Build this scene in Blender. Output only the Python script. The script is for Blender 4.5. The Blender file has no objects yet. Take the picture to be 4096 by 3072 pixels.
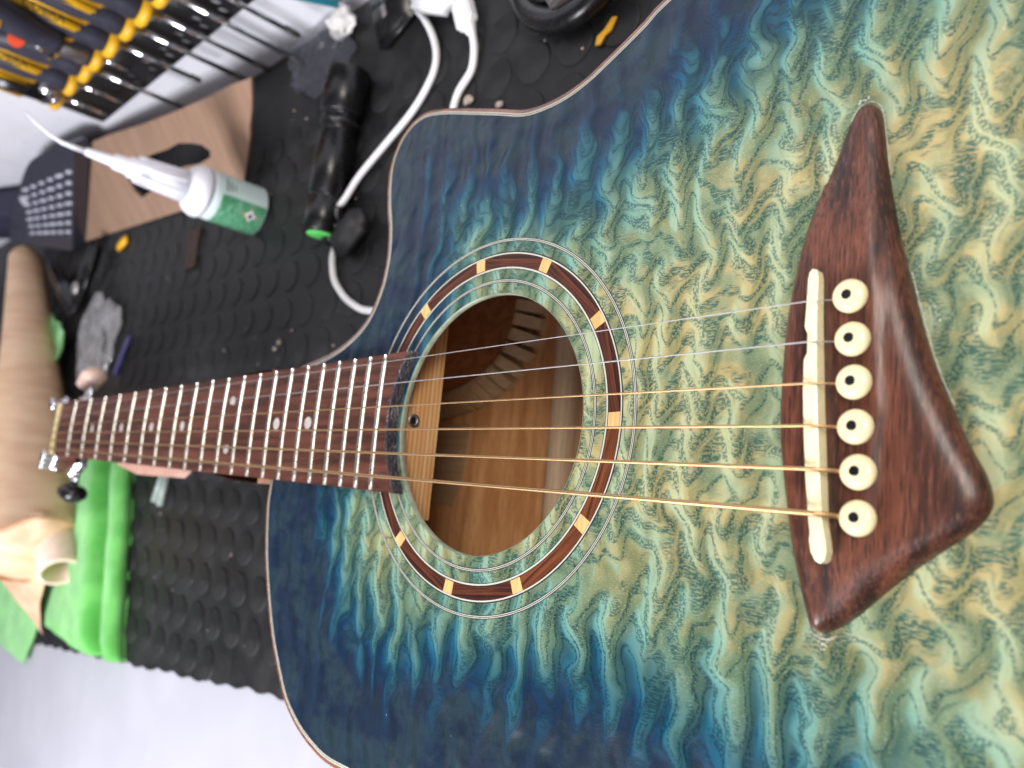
import bpy, bmesh, math, random
import numpy as np
from mathutils import Vector, Matrix, noise
from mathutils.geometry import delaunay_2d_cdt
random.seed(7)
S = 0.001                      # all coordinates below are millimetres: x along the strings (0 = nut), y across, z up from the soundboard
sc = bpy.context.scene
COL = sc.collection

# ------------------------------------------------------------------ camera
R = Matrix(((0.70904427, 0.08918699, -0.69950118), (-0.04788007, -0.98359122, -0.17394199), (-0.70353658, 0.15682473, -0.69313944)))
CAMP = Vector((742.4958, -33.0689, 206.9454))
cam = bpy.data.cameras.new('camera'); co = bpy.data.objects.new('camera', cam); COL.objects.link(co)
rot = Matrix((R[0], -R[1], -R[2])).transposed()
co.matrix_world = Matrix.Translation(CAMP * S) @ rot.to_4x4()
cam.sensor_width = 36; cam.lens = 3165.2 / 4096 * 36
cam.clip_start = 0.01; cam.clip_end = 50
cam.dof.use_dof = True; cam.dof.focus_distance = 0.270; cam.dof.aperture_fstop = 10.5
sc.camera = co
def project(p):
    v = R @ (Vector(p) - CAMP)
    return (2048 + 3165.2 * v.x / v.z, 1536 + 3165.2 * v.y / v.z, v.z)

# ------------------------------------------------------------------ light: a room lamp behind the right shoulder, two added fill panels out of view, pale room all round
w = bpy.data.worlds.new('World'); sc.world = w; w.use_nodes = True
bg = w.node_tree.nodes['Background']; bg.inputs[0].default_value = (0.80, 0.82, 1.0, 1); bg.inputs[1].default_value = 0.20
def area(name, loc, target, sx, sy, power, col):
    l = bpy.data.lights.new(name, 'AREA'); l.shape = 'RECTANGLE'; l.size = sx; l.size_y = sy; l.energy = power; l.color = col
    o = bpy.data.objects.new(name, l); COL.objects.link(o); o.location = Vector(loc) * S
    o.rotation_euler = (Vector(target) * S - Vector(loc) * S).to_track_quat('-Z', 'Y').to_euler()
    return o
area('room_lamp', (1100, 200, 660), (520, 0, 0), 0.34, 0.30, 5.4, (1.0, 0.93, 0.83))
area('added_side_fill', (650, -900, 900), (50, 250, -40), 1.2, 0.6, 5.0, (0.95, 0.96, 1.0))  # unseen fill, added to brighten the wall and the lining inside
area('added_wall_fill', (150, -760, 520), (-60, 370, -20), 0.5, 0.30, 17.0, (0.94, 0.95, 1.0))  # unseen fill, added only to lift the white wall
sc.view_settings.view_transform = 'Standard'; sc.view_settings.look = 'None'
sc.view_settings.exposure = 0.0; sc.view_settings.gamma = 1.0
sc.cycles.use_denoising = True
sc.cycles.max_bounces = 8

# ------------------------------------------------------------------ shader helpers
class M:
    def __init__(s, name):
        s.m = bpy.data.materials.new(name); s.m.use_nodes = True; s.t = s.m.node_tree; s.n = s.t.nodes; s.p = s.n['Principled BSDF']
    def link(s, v, sock):
        if isinstance(v, bpy.types.NodeSocket): s.t.links.new(v, sock)
        elif isinstance(v, (tuple, list)) and len(v) == 3 and sock.type == 'RGBA': sock.default_value = (*v, 1)
        else: sock.default_value = v
    def math(s, op, a, b=0.0, c=0.0, clamp=False):
        n = s.n.new('ShaderNodeMath'); n.operation = op; n.use_clamp = clamp
        s.link(a, n.inputs[0]); s.link(b, n.inputs[1])
        if op in ('MULTIPLY_ADD', 'SMOOTH_MIN', 'SMOOTH_MAX'): s.link(c, n.inputs[2])
        return n.outputs[0]
    def add(s, a, b): return s.math('ADD', a, b)
    def sub(s, a, b): return s.math('SUBTRACT', a, b)
    def mul(s, a, b): return s.math('MULTIPLY', a, b)
    def mr(s, v, a, b, c=0.0, d=1.0, smooth=True):
        n = s.n.new('ShaderNodeMapRange'); n.interpolation_type = 'SMOOTHSTEP' if smooth else 'LINEAR'
        for i, x in enumerate((v, a, b, c, d)): s.link(x, n.inputs[i])
        return n.outputs[0]
    def obj(s):
        n = s.n.new('ShaderNodeTexCoord'); v = s.n.new('ShaderNodeVectorMath'); v.operation = 'SCALE'
        s.t.links.new(n.outputs['Object'], v.inputs[0]); v.inputs['Scale'].default_value = 1000.0
        return v.outputs[0]
    def vec(s, v, scale, off=(0, 0, 0), rot=(0, 0, 0)):
        n = s.n.new('ShaderNodeMapping'); s.link(v, n.inputs[0]); n.inputs['Location'].default_value = off
        n.inputs['Rotation'].default_value = rot; n.inputs['Scale'].default_value = scale
        return n.outputs[0]
    def xyz(s, v):
        n = s.n.new('ShaderNodeSeparateXYZ'); s.link(v, n.inputs[0]); return n.outputs
    def comb(s, x, y, z=0.0):
        n = s.n.new('ShaderNodeCombineXYZ'); s.link(x, n.inputs[0]); s.link(y, n.inputs[1]); s.link(z, n.inputs[2]); return n.outputs[0]
    def noise(s, v, scale=1.0, detail=2.0, rough=0.5, dist=0.0, color=False):
        n = s.n.new('ShaderNodeTexNoise'); s.link(v, n.inputs['Vector']); n.inputs['Scale'].default_value = scale
        n.inputs['Detail'].default_value = detail; n.inputs['Roughness'].default_value = rough; n.inputs['Distortion'].default_value = dist
        return n.outputs['Color' if color else 'Fac']
    def voro(s, v, scale=1.0):
        n = s.n.new('ShaderNodeTexVoronoi'); s.link(v, n.inputs['Vector']); n.inputs['Scale'].default_value = scale; return n.outputs['Distance']
    def ramp(s, v, stops, mode='LINEAR'):
        n = s.n.new('ShaderNodeValToRGB'); s.link(v, n.inputs[0]); e = n.color_ramp.elements; n.color_ramp.interpolation = mode
        while len(e) < len(stops): e.new(0.5)
        for k, (p, c) in enumerate(stops): e[k].position = p; e[k].color = (*c, 1)
        return n.outputs[0]
    def mix(s, f, a, b, mode='MIX'):
        n = s.n.new('ShaderNodeMix'); n.data_type = 'RGBA'; n.blend_type = mode; s.link(f, n.inputs[0])
        s.link(a, n.inputs[6]); s.link(b, n.inputs[7]); return n.outputs[2]
    def attr(s, name):
        n = s.n.new('ShaderNodeAttribute'); n.attribute_name = name; return n.outputs['Fac']
    def bump(s, h, strength=0.3, dist=0.0002):
        n = s.n.new('ShaderNodeBump'); n.inputs['Strength'].default_value = strength; n.inputs['Distance'].default_value = dist
        s.link(h, n.inputs['Height']); s.t.links.new(n.outputs[0], s.p.inputs['Normal'])
    def set(s, color=None, rough=None, metal=None, coat=None, coat_rough=0.1, spec=None, trans=None, sheen=None, sub=None, ior=None, alpha=None):
        P = s.p.inputs
        for v, k in ((color, 'Base Color'), (rough, 'Roughness'), (metal, 'Metallic'), (coat, 'Coat Weight'), (spec, 'Specular IOR Level'),
                     (trans, 'Transmission Weight'), (sheen, 'Sheen Weight'), (sub, 'Subsurface Weight'), (ior, 'IOR'), (alpha, 'Alpha')):
            if v is not None: s.link(v, P[k])
        if coat is not None: P['Coat Roughness'].default_value = 0.22 if coat == 0.28 else coat_rough
        if sub is not None: P['Subsurface Scale'].default_value = 0.001
        return s.m
def plain(name, color, rough=0.5, var=0.12, vs=0.08, bump=0.0, **k):
    m = M(name); v = m.obj(); n = m.noise(v, vs, 4, 0.6)
    c = m.mix(m.mr(n, 0.3, 0.7), tuple(x * (1 - var) for x in color), tuple(min(1, x * (1 + var)) for x in color))
    r = m.mr(m.noise(v, vs * 4, 3), 0.3, 0.7, rough * 0.85, min(1, rough * 1.15))
    if bump: m.bump(m.noise(v, vs * 20, 3), bump)
    return m.set(c, r, **k)

def quilt():
    m = M('quilted_soundboard'); v = m.obj(); X, Y, Z = m.xyz(v)[:]
    edge = m.attr('edge_distance')
    wx = m.sub(m.noise(m.vec(v, (1 / 38, 1 / 38, 1)), 1, 2), 0.5); wy = m.sub(m.noise(m.vec(v, (1 / 45, 1 / 45, 1), (9, 4, 2)), 1, 2), 0.5)
    x = m.add(X, m.mul(wx, 11)); y = m.add(Y, m.mul(wy, 16))
    env = m.mr(m.noise(m.comb(m.mul(x, 1 / 15.0), m.mul(y, 1 / 22.0), 11.0), 1, 1), 0.30, 0.52)
    ph = m.mul(m.noise(m.comb(m.mul(x, 1 / 22.0), m.mul(y, 1 / 20.0), 5.0), 1, 1.5), 9.0)
    def field(dx):
        xx = m.add(x, dx)
        a = m.noise(m.comb(m.mul(xx, 1 / 9.0), m.mul(y, 1 / 22.0)), 1, 0.8, 0.4)
        sn = m.math('SINE', m.add(m.mul(xx, 2 * math.pi / 13.5), ph))
        return m.add(m.mul(a, 0.62), m.add(0.19, m.mul(m.mul(sn, env), 0.22)))
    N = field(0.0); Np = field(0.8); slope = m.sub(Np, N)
    A_ = m.mr(edge, 35, 85, 5.2, 2.7)
    g = m.add(m.mul(y, 1 / 10.5), m.mul(N, A_))
    g = m.add(g, m.mul(m.noise(m.vec(v, (1 / 60, 1 / 60, 1)), 1, 3), 3.5))
    fr = m.math('FRACT', g)
    amp = m.noise(m.vec(v, (1 / 20, 1 / 14, 1), (3, 1, 5)), 1, 2)
    wid = m.mr(amp, 0.36, 0.60, 0.66, 0.22)
    ring = m.mul(m.mr(fr, wid, m.add(wid, 0.14)), m.sub(1.0, m.mr(fr, 0.82, 0.99)))
    g2 = m.math('FRACT', m.mul(g, 3.0)); ring2 = m.mul(m.mul(m.mr(g2, 0.35, 0.75), m.sub(1.0, m.mr(g2, 0.8, 1.0))), m.mr(amp, 0.42, 0.55))
    # fine dyed pores drawn out along the grain
    fl = m.noise(m.comb(m.mul(X, 1 / 2.6), m.mul(m.add(Y, m.mul(N, 3.0)), 1 / 0.55)), 1, 1.2, 0.5)
    fl2 = m.noise(m.comb(m.mul(X, 1 / 0.75), m.mul(Y, 1 / 0.9)), 1, 1, 0.5)
    flat = m.mr(m.math('ABSOLUTE', slope), 0.012, 0.05)
    fleck = m.math('ADD', m.mul(m.mr(fl, 0.45, 0.52), m.sub(1.0, flat)), m.mul(m.mr(fl2, 0.43, 0.52), flat), clamp=True)
    dark = m.math('MULTIPLY', ring, m.mr(fleck, 0, 1, 0.26, 1.0), clamp=True)
    dark = m.math('MAXIMUM', dark, m.mul(m.mul(ring2, fleck), 0.70))
    # dye: deep blue at the rim, sea green, straw in the middle
    t = m.mul(m.sub(edge, 24.0), 1 / 80.0)
    t = m.add(t, m.mul(m.sub(N, 0.56), 0.50)); t = m.add(t, m.mul(m.sub(m.noise(m.vec(v, (1 / 55, 1 / 55, 1), (1, 7, 3)), 1, 2), 0.5), 0.35))
    t = m.sub(t, m.mul(m.mr(Y, -60, -130), 0.10)); t = m.add(t, m.mul(m.mr(X, 430, 640), 0.12)); t = m.sub(t, m.mul(m.mr(X, 520, 380), 0.22))
    base = m.ramp(t, [(0.0, (0.009, 0.019, 0.040)), (0.13, (0.004, 0.028, 0.074)), (0.26, (0.008, 0.060, 0.095)), (0.38, (0.042, 0.112, 0.104)),
                      (0.52, (0.105, 0.165, 0.105)), (0.68, (0.195, 0.215, 0.100)), (0.84, (0.31, 0.27, 0.125)), (1.0, (0.41, 0.335, 0.150))])
    blot = m.noise(m.vec(v, (1 / 9, 1 / 13, 1), (4, 4, 0)), 1, 3, 0.6)
    base = m.mix(m.mul(m.mr(m.noise(m.vec(v, (1 / 24, 1 / 16, 1), (2, 8, 0)), 1, 3, 0.6), 0.42, 0.60), m.mr(t, 0.3, 0.8, 0.1, 0.85)), base, m.mix(0.8, base, (0.120, 0.225, 0.145)))
    dk = m.ramp(t, [(0.0, (0.006, 0.012, 0.024)), (0.22, (0.004, 0.020, 0.036)), (0.4, (0.008, 0.046, 0.056)), (0.7, (0.016, 0.075, 0.066)), (1.0, (0.030, 0.095, 0.072))])
    c = m.mix(m.mul(dark, m.mr(t, -0.05, 0.35, 0.35, 0.92)), base, dk)
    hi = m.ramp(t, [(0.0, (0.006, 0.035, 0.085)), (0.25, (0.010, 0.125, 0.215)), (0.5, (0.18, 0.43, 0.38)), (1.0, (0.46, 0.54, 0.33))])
    hl = m.mul(m.mr(slope, 0.0, 0.07), m.sub(1.0, m.mul(dark, 0.7)))  # sheen on one flank of each ridge, painted into the colour
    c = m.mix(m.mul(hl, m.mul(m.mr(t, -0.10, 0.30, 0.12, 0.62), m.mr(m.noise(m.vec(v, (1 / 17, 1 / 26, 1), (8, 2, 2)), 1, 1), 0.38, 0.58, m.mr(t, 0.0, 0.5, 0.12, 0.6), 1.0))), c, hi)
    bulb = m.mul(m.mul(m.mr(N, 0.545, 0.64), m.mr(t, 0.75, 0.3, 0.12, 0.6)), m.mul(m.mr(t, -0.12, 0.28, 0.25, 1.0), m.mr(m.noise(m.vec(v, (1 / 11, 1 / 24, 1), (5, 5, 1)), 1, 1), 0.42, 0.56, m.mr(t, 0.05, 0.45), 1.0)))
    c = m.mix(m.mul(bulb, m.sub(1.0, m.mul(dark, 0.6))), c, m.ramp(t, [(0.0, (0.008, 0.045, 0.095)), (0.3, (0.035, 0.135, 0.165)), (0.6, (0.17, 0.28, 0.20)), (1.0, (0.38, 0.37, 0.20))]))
    rim = m.mul(m.mr(N, 0.47, 0.53), m.sub(1.0, m.mr(N, 0.535, 0.57)))
    c = m.mix(m.mul(rim, m.mul(m.mr(t, 0.85, 0.3, 0.12, 0.5), m.mr(t, -0.1, 0.25, 0.15, 1.0))), c, dk)
    lo = m.mr(slope, -0.06, 0.0, 1.0, 0.0)  # opposite flank shaded in the colour so the figure looks raised
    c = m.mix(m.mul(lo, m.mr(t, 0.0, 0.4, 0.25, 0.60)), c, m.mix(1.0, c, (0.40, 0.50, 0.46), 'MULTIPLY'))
    spark = m.noise(m.comb(m.mul(x, 1 / 1.1), m.mul(y, 1 / 0.25), 3.0), 1, 1)
    c = m.mix(m.mul(m.mr(spark, 0.60, 0.68), m.mr(t, 0.3, 0.6, 0.0, 0.4)), c, (0.48, 0.50, 0.34))
    dust = m.mr(m.voro(m.vec(v, (1 / 11, 1 / 11, 1)), 1), 0.022, 0.012)
    c = m.mix(m.mul(dust, 0.55), c, (0.75, 0.78, 0.75))
    m.set(c, m.mr(m.noise(v, 0.05, 3), 0.3, 0.7, 0.26, 0.36), spec=0.30)
    m.bump(m.add(m.mul(N, 2.0), m.mul(fl, 0.05)), 0.6, 0.0012)
    return m.m

def wood(name, c1, c2, axis='x', ring=3.0, pore=0.3, rough=0.4, coat=0.0, fine=0.35, grain_line=None, spec=0.3):
    m = M(name); v = m.obj(); k = dict(x=0, y=1, z=2)[axis]
    def sc_(a, b): s_ = [1 / b] * 3; s_[k] = 1 / a; return tuple(s_)
    a = m.noise(m.vec(v, sc_(60, ring)), 1, 3, 0.55, 0.3); b = m.noise(m.vec(v, sc_(9, fine), (3, 3, 3)), 1, 2, 0.6)
    c = m.mix(m.mr(a, 0.32, 0.68), c1, c2)
    c = m.mix(m.mul(m.mr(b, 0.52, 0.66), pore), c, tuple(x * 0.3 for x in c1))
    c = m.mix(m.mul(m.mr(b, 0.44, 0.34), pore * 0.5), c, tuple(min(1, x * 1.6 + 0.03) for x in c2))
    if grain_line:
        w_ = m.n.new('ShaderNodeTexWave'); w_.wave_type = 'BANDS'; w_.bands_direction = grain_line[0]; w_.wave_profile = 'SAW'
        m.link(v, w_.inputs['Vector']); w_.inputs['Scale'].default_value = grain_line[1]; w_.inputs['Distortion'].default_value = grain_line[2]; w_.inputs['Detail'].default_value = 2; w_.inputs['Detail Scale'].default_value = 0.06
        c = m.mix(m.mul(m.mr(w_.outputs['Fac'], 0.55, 1.0), 0.75), c, grain_line[3])
    m.bump(b, 0.25, 0.0001)
    return m.set(c, m.mr(b, 0.3, 0.7, rough * 0.9, rough * 1.2), coat=coat, spec=spec)

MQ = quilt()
M_rosew = wood('rosewood_bridge', (0.026, 0.010, 0.007), (0.135, 0.042, 0.022), 'y', 5.0, 0.7, 0.40, 0.28, 0.6)
M_board = wood('rosewood_fretboard', (0.046, 0.016, 0.010), (0.130, 0.044, 0.027), 'x', 4.0, 0.4, 0.40, 0.05)
M_band = wood('rosewood_rosette', (0.022, 0.008, 0.006), (0.120, 0.032, 0.014), 'x', 1.3, 0.35, 0.35)
M_band2 = wood('rosewood_rosette_reddish', (0.055, 0.016, 0.008), (0.19, 0.055, 0.018), 'x', 1.6, 0.35, 0.35)
M_maple = wood('maple_block', (0.62, 0.36, 0.13), (0.78, 0.50, 0.21), 'y', 1.2, 0.12, 0.4, fine=0.25)
M_spruce = wood('spruce_block', (0.80, 0.42, 0.17), (0.92, 0.58, 0.28), 'y', 4.0, 0.15, 0.55, grain_line=('Z', 0.13, 2.2, (0.42, 0.13, 0.03)))
M_brace = wood('spruce_brace', (0.60, 0.42, 0.27), (0.72, 0.54, 0.36), 'y', 2.0, 0.2, 0.6)
M_mahog = wood('mahogany_inside', (0.56, 0.25, 0.095), (0.76, 0.40, 0.18), 'y', 7.0, 0.25, 0.5, fine=0.6)
M_kerf = wood('basswood_lining', (0.55, 0.38, 0.22), (0.66, 0.47, 0.29), 'z', 2.0, 0.1, 0.6)
M_neck = wood('mahogany_neck', (0.42, 0.20, 0.12), (0.55, 0.29, 0.19), 'x', 3.0, 0.2, 0.4, 0.3)
M_white = plain('white_purfling', (0.56, 0.55, 0.46), 0.4, 0.06)
M_black = plain('black_purfling', (0.014, 0.014, 0.016), 0.45, 0.2)
M_ivory = plain('ivory_plastic', (0.84, 0.72, 0.44), 0.28, 0.03, 0.1, coat=0.3, sub=0.15)
M_saddle = plain('saddle_bone', (0.90, 0.82, 0.52), 0.3, 0.03, coat=0.3, sub=0.1)
M_nut = plain('nut_bone', (0.80, 0.66, 0.34), 0.35, 0.1)
M_fret = plain('nickel_fret', (0.86, 0.84, 0.76), 0.30, 0.04, metal=1.0)
M_chrome = plain('chrome', (0.85, 0.85, 0.88), 0.08, 0.04, metal=1.0)
M_steel = plain('plain_steel', (0.42, 0.40, 0.39), 0.5, 0.05, metal=1.0)
M_pearl = plain('pearl_dot', (0.50, 0.45, 0.41), 0.4, 0.15, 0.5)
M_blackp = plain('black_plastic', (0.007, 0.007, 0.008), 0.27, 0.2)
M_blackm = plain('black_matte', (0.022, 0.022, 0.024), 0.6, 0.2)
M_whitep = plain('white_plastic', (0.86, 0.86, 0.86), 0.35, 0.03)
M_yellow = plain('yellow_grip', (0.85, 0.46, 0.020), 0.4, 0.06)
M_orange = plain('orange_grip', (0.90, 0.32, 0.06), 0.4, 0.06)
M_navyp = plain('navy_grip', (0.035, 0.035, 0.055), 0.42, 0.2)
M_kraft = M('kraft_paper'); _v = M_kraft.obj(); _n = M_kraft.noise(M_kraft.vec(_v, (1 / 60, 1 / 14, 1 / 60)), 1, 4)
M_kraft.bump(M_kraft.noise(_v, 0.04, 3), 0.4, 0.003)
M_kraft = M_kraft.set(M_kraft.mix(M_kraft.mr(_n, 0.3, 0.7), (0.66, 0.41, 0.25), (0.78, 0.54, 0.35)), 0.55)
M_card = M('cardboard'); _v = M_card.obj(); _n = M_card.noise(M_card.vec(_v, (1 / 8, 1 / 60, 1 / 60)), 1, 4)
M_card.bump(M_card.noise(M_card.vec(_v, (1 / 5, 1 / 90, 1 / 90)), 1, 2), 0.3, 0.0008)
M_card = M_card.set(M_card.mix(M_card.mr(_n, 0.25, 0.75), (0.28, 0.170, 0.115), (0.36, 0.225, 0.150)), 0.75)
def mat_cloth():
    m = M('green_microfibre'); v = m.obj(); n = m.noise(v, 0.9, 4, 0.7); n2 = m.noise(v, 0.03, 3)
    c = m.mix(m.mr(n2, 0.3, 0.7), (0.09, 0.44, 0.06), (0.19, 0.62, 0.14)); m.bump(n, 0.8, 0.0015)
    return m.set(c, 0.95, sheen=0.4)
M_green = mat_cloth(); M_core = plain('pinkish_board', (0.72, 0.50, 0.42), 0.5, 0.08)
def mat_rubber():
    m = M('black_rubber'); v = m.obj(); n = m.noise(v, 0.02, 4, 0.6); f = m.noise(v, 0.7, 3, 0.7)
    c = m.mix(m.mr(n, 0.35, 0.7), (0.010, 0.010, 0.0105), (0.024, 0.024, 0.0245))
    d = m.mr(m.noise(v, 0.11, 5, 0.75), 0.56, 0.75); c = m.mix(m.mul(d, 0.30), c, (0.06, 0.057, 0.055))
    m.bump(f, 0.25, 0.0004); return m.set(c, m.mr(n, 0.3, 0.7, 0.40, 0.60), spec=0.3)
M_rubber = mat_rubber()
def mat_wound(name, c):
    m = M(name); X = m.xyz(m.obj())[0]; s_ = m.math('SINE', m.mul(X, 2 * math.pi / 0.55)); k = m.mr(s_, -0.6, 0.6)
    return m.set(m.mix(k, tuple(x * 0.35 for x in c), c), 0.40, metal=1.0)
M_wound = mat_wound('bronze_winding', (0.82, 0.52, 0.26))
def mat_endgrain():
    m = M('charred_end_grain'); v = m.obj(); n = m.noise(m.vec(v, (1 / .7, 1 / 3.0, 1 / .35)), 1, 4, 0.7); n2 = m.noise(v, 0.12, 3)
    c = m.mix(m.mr(n, 0.45, 0.68), (0.018, 0.014, 0.020), (0.16, 0.13, 0.15)); c = m.mix(m.mul(m.mr(n2, 0.5, 0.7), m.mr(n, 0.5, 0.6)), c, (0.42, 0.36, 0.36))
    m.bump(n, 0.9, 0.0008); return m.set(c, 0.6)
M_end = mat_endgrain()
M_wall = plain('white_wall_panel', (0.86, 0.85, 0.90), 0.32, 0.03, 0.01)
M_bench = plain('white_bench_top', (0.44, 0.435, 0.48), 0.45, 0.03, 0.006)
M_rackb = plain('rack_black_enamel', (0.010, 0.010, 0.012), 0.35, 0.2)
M_rackl = plain('rack_ledge_brown', (0.17, 0.125, 0.11), 0.5, 0.2, 0.03)
M_clear = plain('clear_film', (0.75, 0.75, 0.78), 0.12, 0.05, alpha=0.22)
M_label = plain('pale_label', (0.62, 0.76, 0.74), 0.4, 0.03)
M_glow = plain('green_rubber_cap', (0.16, 0.80, 0.17), 0.5, 0.05)

# ------------------------------------------------------------------ mesh helpers (mm in, metres out)
def mk(name, V, F, mat, parent=None, smooth=False, label=None, attrs=None):
    me = bpy.data.meshes.new(name); me.from_pydata([tuple(c * S for c in v) for v in V], [], F); me.validate(); me.update()
    if mat: me.materials.append(mat)
    if smooth: me.shade_smooth()
    if attrs:
        for k, a in attrs.items(): me.attributes.new(k, 'FLOAT', 'POINT').data.foreach_set('value', a)
    o = bpy.data.objects.new(name, me); COL.objects.link(o)
    if parent: o.parent = parent; o.matrix_parent_inverse = parent.matrix_world.inverted()
    if label: o['label'] = label
    return o
def thing(name, loc, label, cat, group=None):
    o = bpy.data.objects.new(name, None); COL.objects.link(o); o.empty_display_size = 0.02
    o.location = Vector(loc) * S; bpy.context.view_layer.update(); o['label'] = label; o['category'] = cat
    if group: o['group'] = group
    return o
def tag(o, label, cat, group=None):
    o['label'] = label; o['category'] = cat
    if group: o['group'] = group
    return o
def struct(o): o['kind'] = 'structure'; return o
def frame(d):
    d = Vector(d).normalized(); a = Vector((0, 0, 1)) if abs(d.z) < 0.9 else Vector((1, 0, 0))
    u = d.cross(a).normalized(); return d, u, d.cross(u)
def tube(P, r, n=12, cap=True):
    P = [Vector(p) for p in P]; V = []; F = []; rs = r if isinstance(r, (list, tuple)) else [r] * len(P)
    _, u, _ = frame(P[1] - P[0])
    for i, p in enumerate(P):
        d = (P[min(i + 1, len(P) - 1)] - P[max(i - 1, 0)]).normalized(); u = (u - d * u.dot(d)).normalized(); v = d.cross(u)
        for k in range(n):
            a = 2 * math.pi * k / n; V.append(p + (u * math.cos(a) + v * math.sin(a)) * rs[i])
    for i in range(len(P) - 1):
        for k in range(n): a = i * n + k; b = i * n + (k + 1) % n; F.append((a, b, b + n, a + n))
    if cap: F.append(tuple(range(n - 1, -1, -1))); F.append(tuple((len(P) - 1) * n + k for k in range(n)))
    return V, F
def lathe(base, axis, prof, n=32):   # prof: list of (distance along axis, radius)
    d, u, v = frame(axis); b = Vector(base); V = []; F = []
    for h, r in prof:
        for k in range(n):
            a = 2 * math.pi * k / n; V.append(b + d * h + (u * math.cos(a) + v * math.sin(a)) * max(r, 1e-3))
    for i in range(len(prof) - 1):
        for k in range(n): a = i * n + k; c = i * n + (k + 1) % n; F.append((a, c, c + n, a + n))
    F.append(tuple(range(n - 1, -1, -1))); F.append(tuple((len(prof) - 1) * n + k for k in range(n)))
    return V, F
def box(x0, x1, y0, y1, z0, z1):
    V = [(x, y, z) for z in (z0, z1) for y in (y0, y1) for x in (x0, x1)]
    return V, [(0, 2, 3, 1), (4, 5, 7, 6), (0, 1, 5, 4), (2, 6, 7, 3), (0, 4, 6, 2), (1, 3, 7, 5)]
def obox(c, d, l, wd, h, bev=0.0, up=(0, 0, 1)):     # oriented box, centre c, long axis d
    d = Vector(d).normalized(); up = Vector(up); s_ = up.cross(d).normalized(); t = d.cross(s_); c = Vector(c)
    bm = bmesh.new(); bmesh.ops.create_cube(bm, size=1)
    for v in bm.verts: v.co = Vector((v.co.x * l, v.co.y * wd, v.co.z * h))
    if bev: bmesh.ops.bevel(bm, geom=bm.edges[:], offset=bev, segments=3, affect='EDGES')
    V = [c + d * v.co.x + s_ * v.co.y + t * v.co.z for v in bm.verts]; bm.verts.index_update(); F = [tuple(x.index for x in f.verts) for f in bm.faces]; bm.free()
    return V, F
def join(*parts):
    V = []; F = []
    for v, f in parts:
        n = len(V); V += list(v); F += [tuple(i + n for i in g) for g in f]
    return V, F
def catmull(P, step=3.0, closed=True):
    P = [Vector(p) for p in P]; n = len(P); out = []
    for i in range(n if closed else n - 1):
        if closed: a, b, c, d = P[i - 1], P[i], P[(i + 1) % n], P[(i + 2) % n]
        else: a, b, c, d = P[max(i - 1, 0)], P[i], P[i + 1], P[min(i + 2, n - 1)]
        k = max(1, int((c - b).length / step))
        for j in range(k):
            t = j / k; out.append(0.5 * ((2 * b) + (c - a) * t + (2 * a - 5 * b + 4 * c - d) * t * t + (3 * b - a - 3 * c + d) * t ** 3))
    if not closed: out.append(P[-1])
    return out
def dist_to(P, loop):
    A = np.array([(p[0], p[1]) for p in loop]); B = np.roll(A, -1, 0); P = np.array(P)[:, :2]; D = B - A; L2 = (D ** 2).sum(1) + 1e-9; best = np.full(len(P), 1e9)
    for i in range(0, len(P), 2000):
        Q = P[i:i + 2000, None, :] - A[None]; t = np.clip((Q * D).sum(2) / L2, 0, 1); best[i:i + 2000] = np.sqrt(((Q - t[..., None] * D) ** 2).sum(2)).min(1)
    return best
def inside(P, loop):
    P = np.array(P)[:, :2]; c = np.zeros(len(P), bool); n = len(loop)
    for i in range(n):
        x1, y1 = loop[i][0], loop[i][1]; x2, y2 = loop[(i + 1) % n][0], loop[(i + 1) % n][1]
        if y1 == y2: continue
        k = ((y1 > P[:, 1]) != (y2 > P[:, 1])) & (P[:, 0] < (x2 - x1) * (P[:, 1] - y1) / (y2 - y1) + x1); c ^= k
    return c
def fill(outer, holes=(), step=4.0, extra=()):
    xs = [p[0] for p in outer]; ys = [p[1] for p in outer]
    gx, gy = np.meshgrid(np.arange(min(xs) + step / 2, max(xs), step), np.arange(min(ys) + step / 2, max(ys), step)); G = np.stack([gx.ravel(), gy.ravel()], 1)
    ok = inside(G, outer) & (dist_to(G, outer) > step * 0.35)
    for h in holes: ok &= ~inside(G, h) & (dist_to(G, h) > step * 0.35)
    G = G[ok]; V = []; E = []
    for lp in (outer, *holes):
        n = len(V); k = len(lp); V += [Vector((p[0], p[1])) for p in lp]; E += [(n + i, n + (i + 1) % k) for i in range(k)]
    for lp in extra: V += [Vector((p[0], p[1])) for p in lp]
    V += [Vector((a, b)) for a, b in G]
    r = delaunay_2d_cdt(V, E, [], 0, 1e-6); v2 = [(p.x, p.y) for p in r[0]]; T = [tuple(f) for f in r[2]]
    cen = np.array([np.mean([v2[i] for i in f], 0) for f in T]); ok = inside(cen, outer)
    for h in holes: ok &= ~inside(cen, h)
    T = [t for t, k in zip(T, ok) if k]
    used = sorted({i for t in T for i in t}); mp = {a: b for b, a in enumerate(used)}
    return [v2[i] for i in used], [tuple(mp[i] for i in t) for t in T]
def slab(outer, holes, f3, th, step=8.0):    # 2-D outline mapped by f3 to 3-D, thickened by the vector th
    v, T = fill(outer, holes, step); n = len(v); A = [Vector(f3(*p)) for p in v]; th = Vector(th)
    F = list(T) + [tuple(i + n for i in reversed(t)) for t in T]; cnt = {}
    for t in T:
        for a, b in zip(t, t[1:] + t[:1]): cnt[(a, b)] = 1
    for a, b in cnt:
        if (b, a) not in cnt: F.append((b, a, a + n, b + n))
    return A + [p + th for p in A], F
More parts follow.
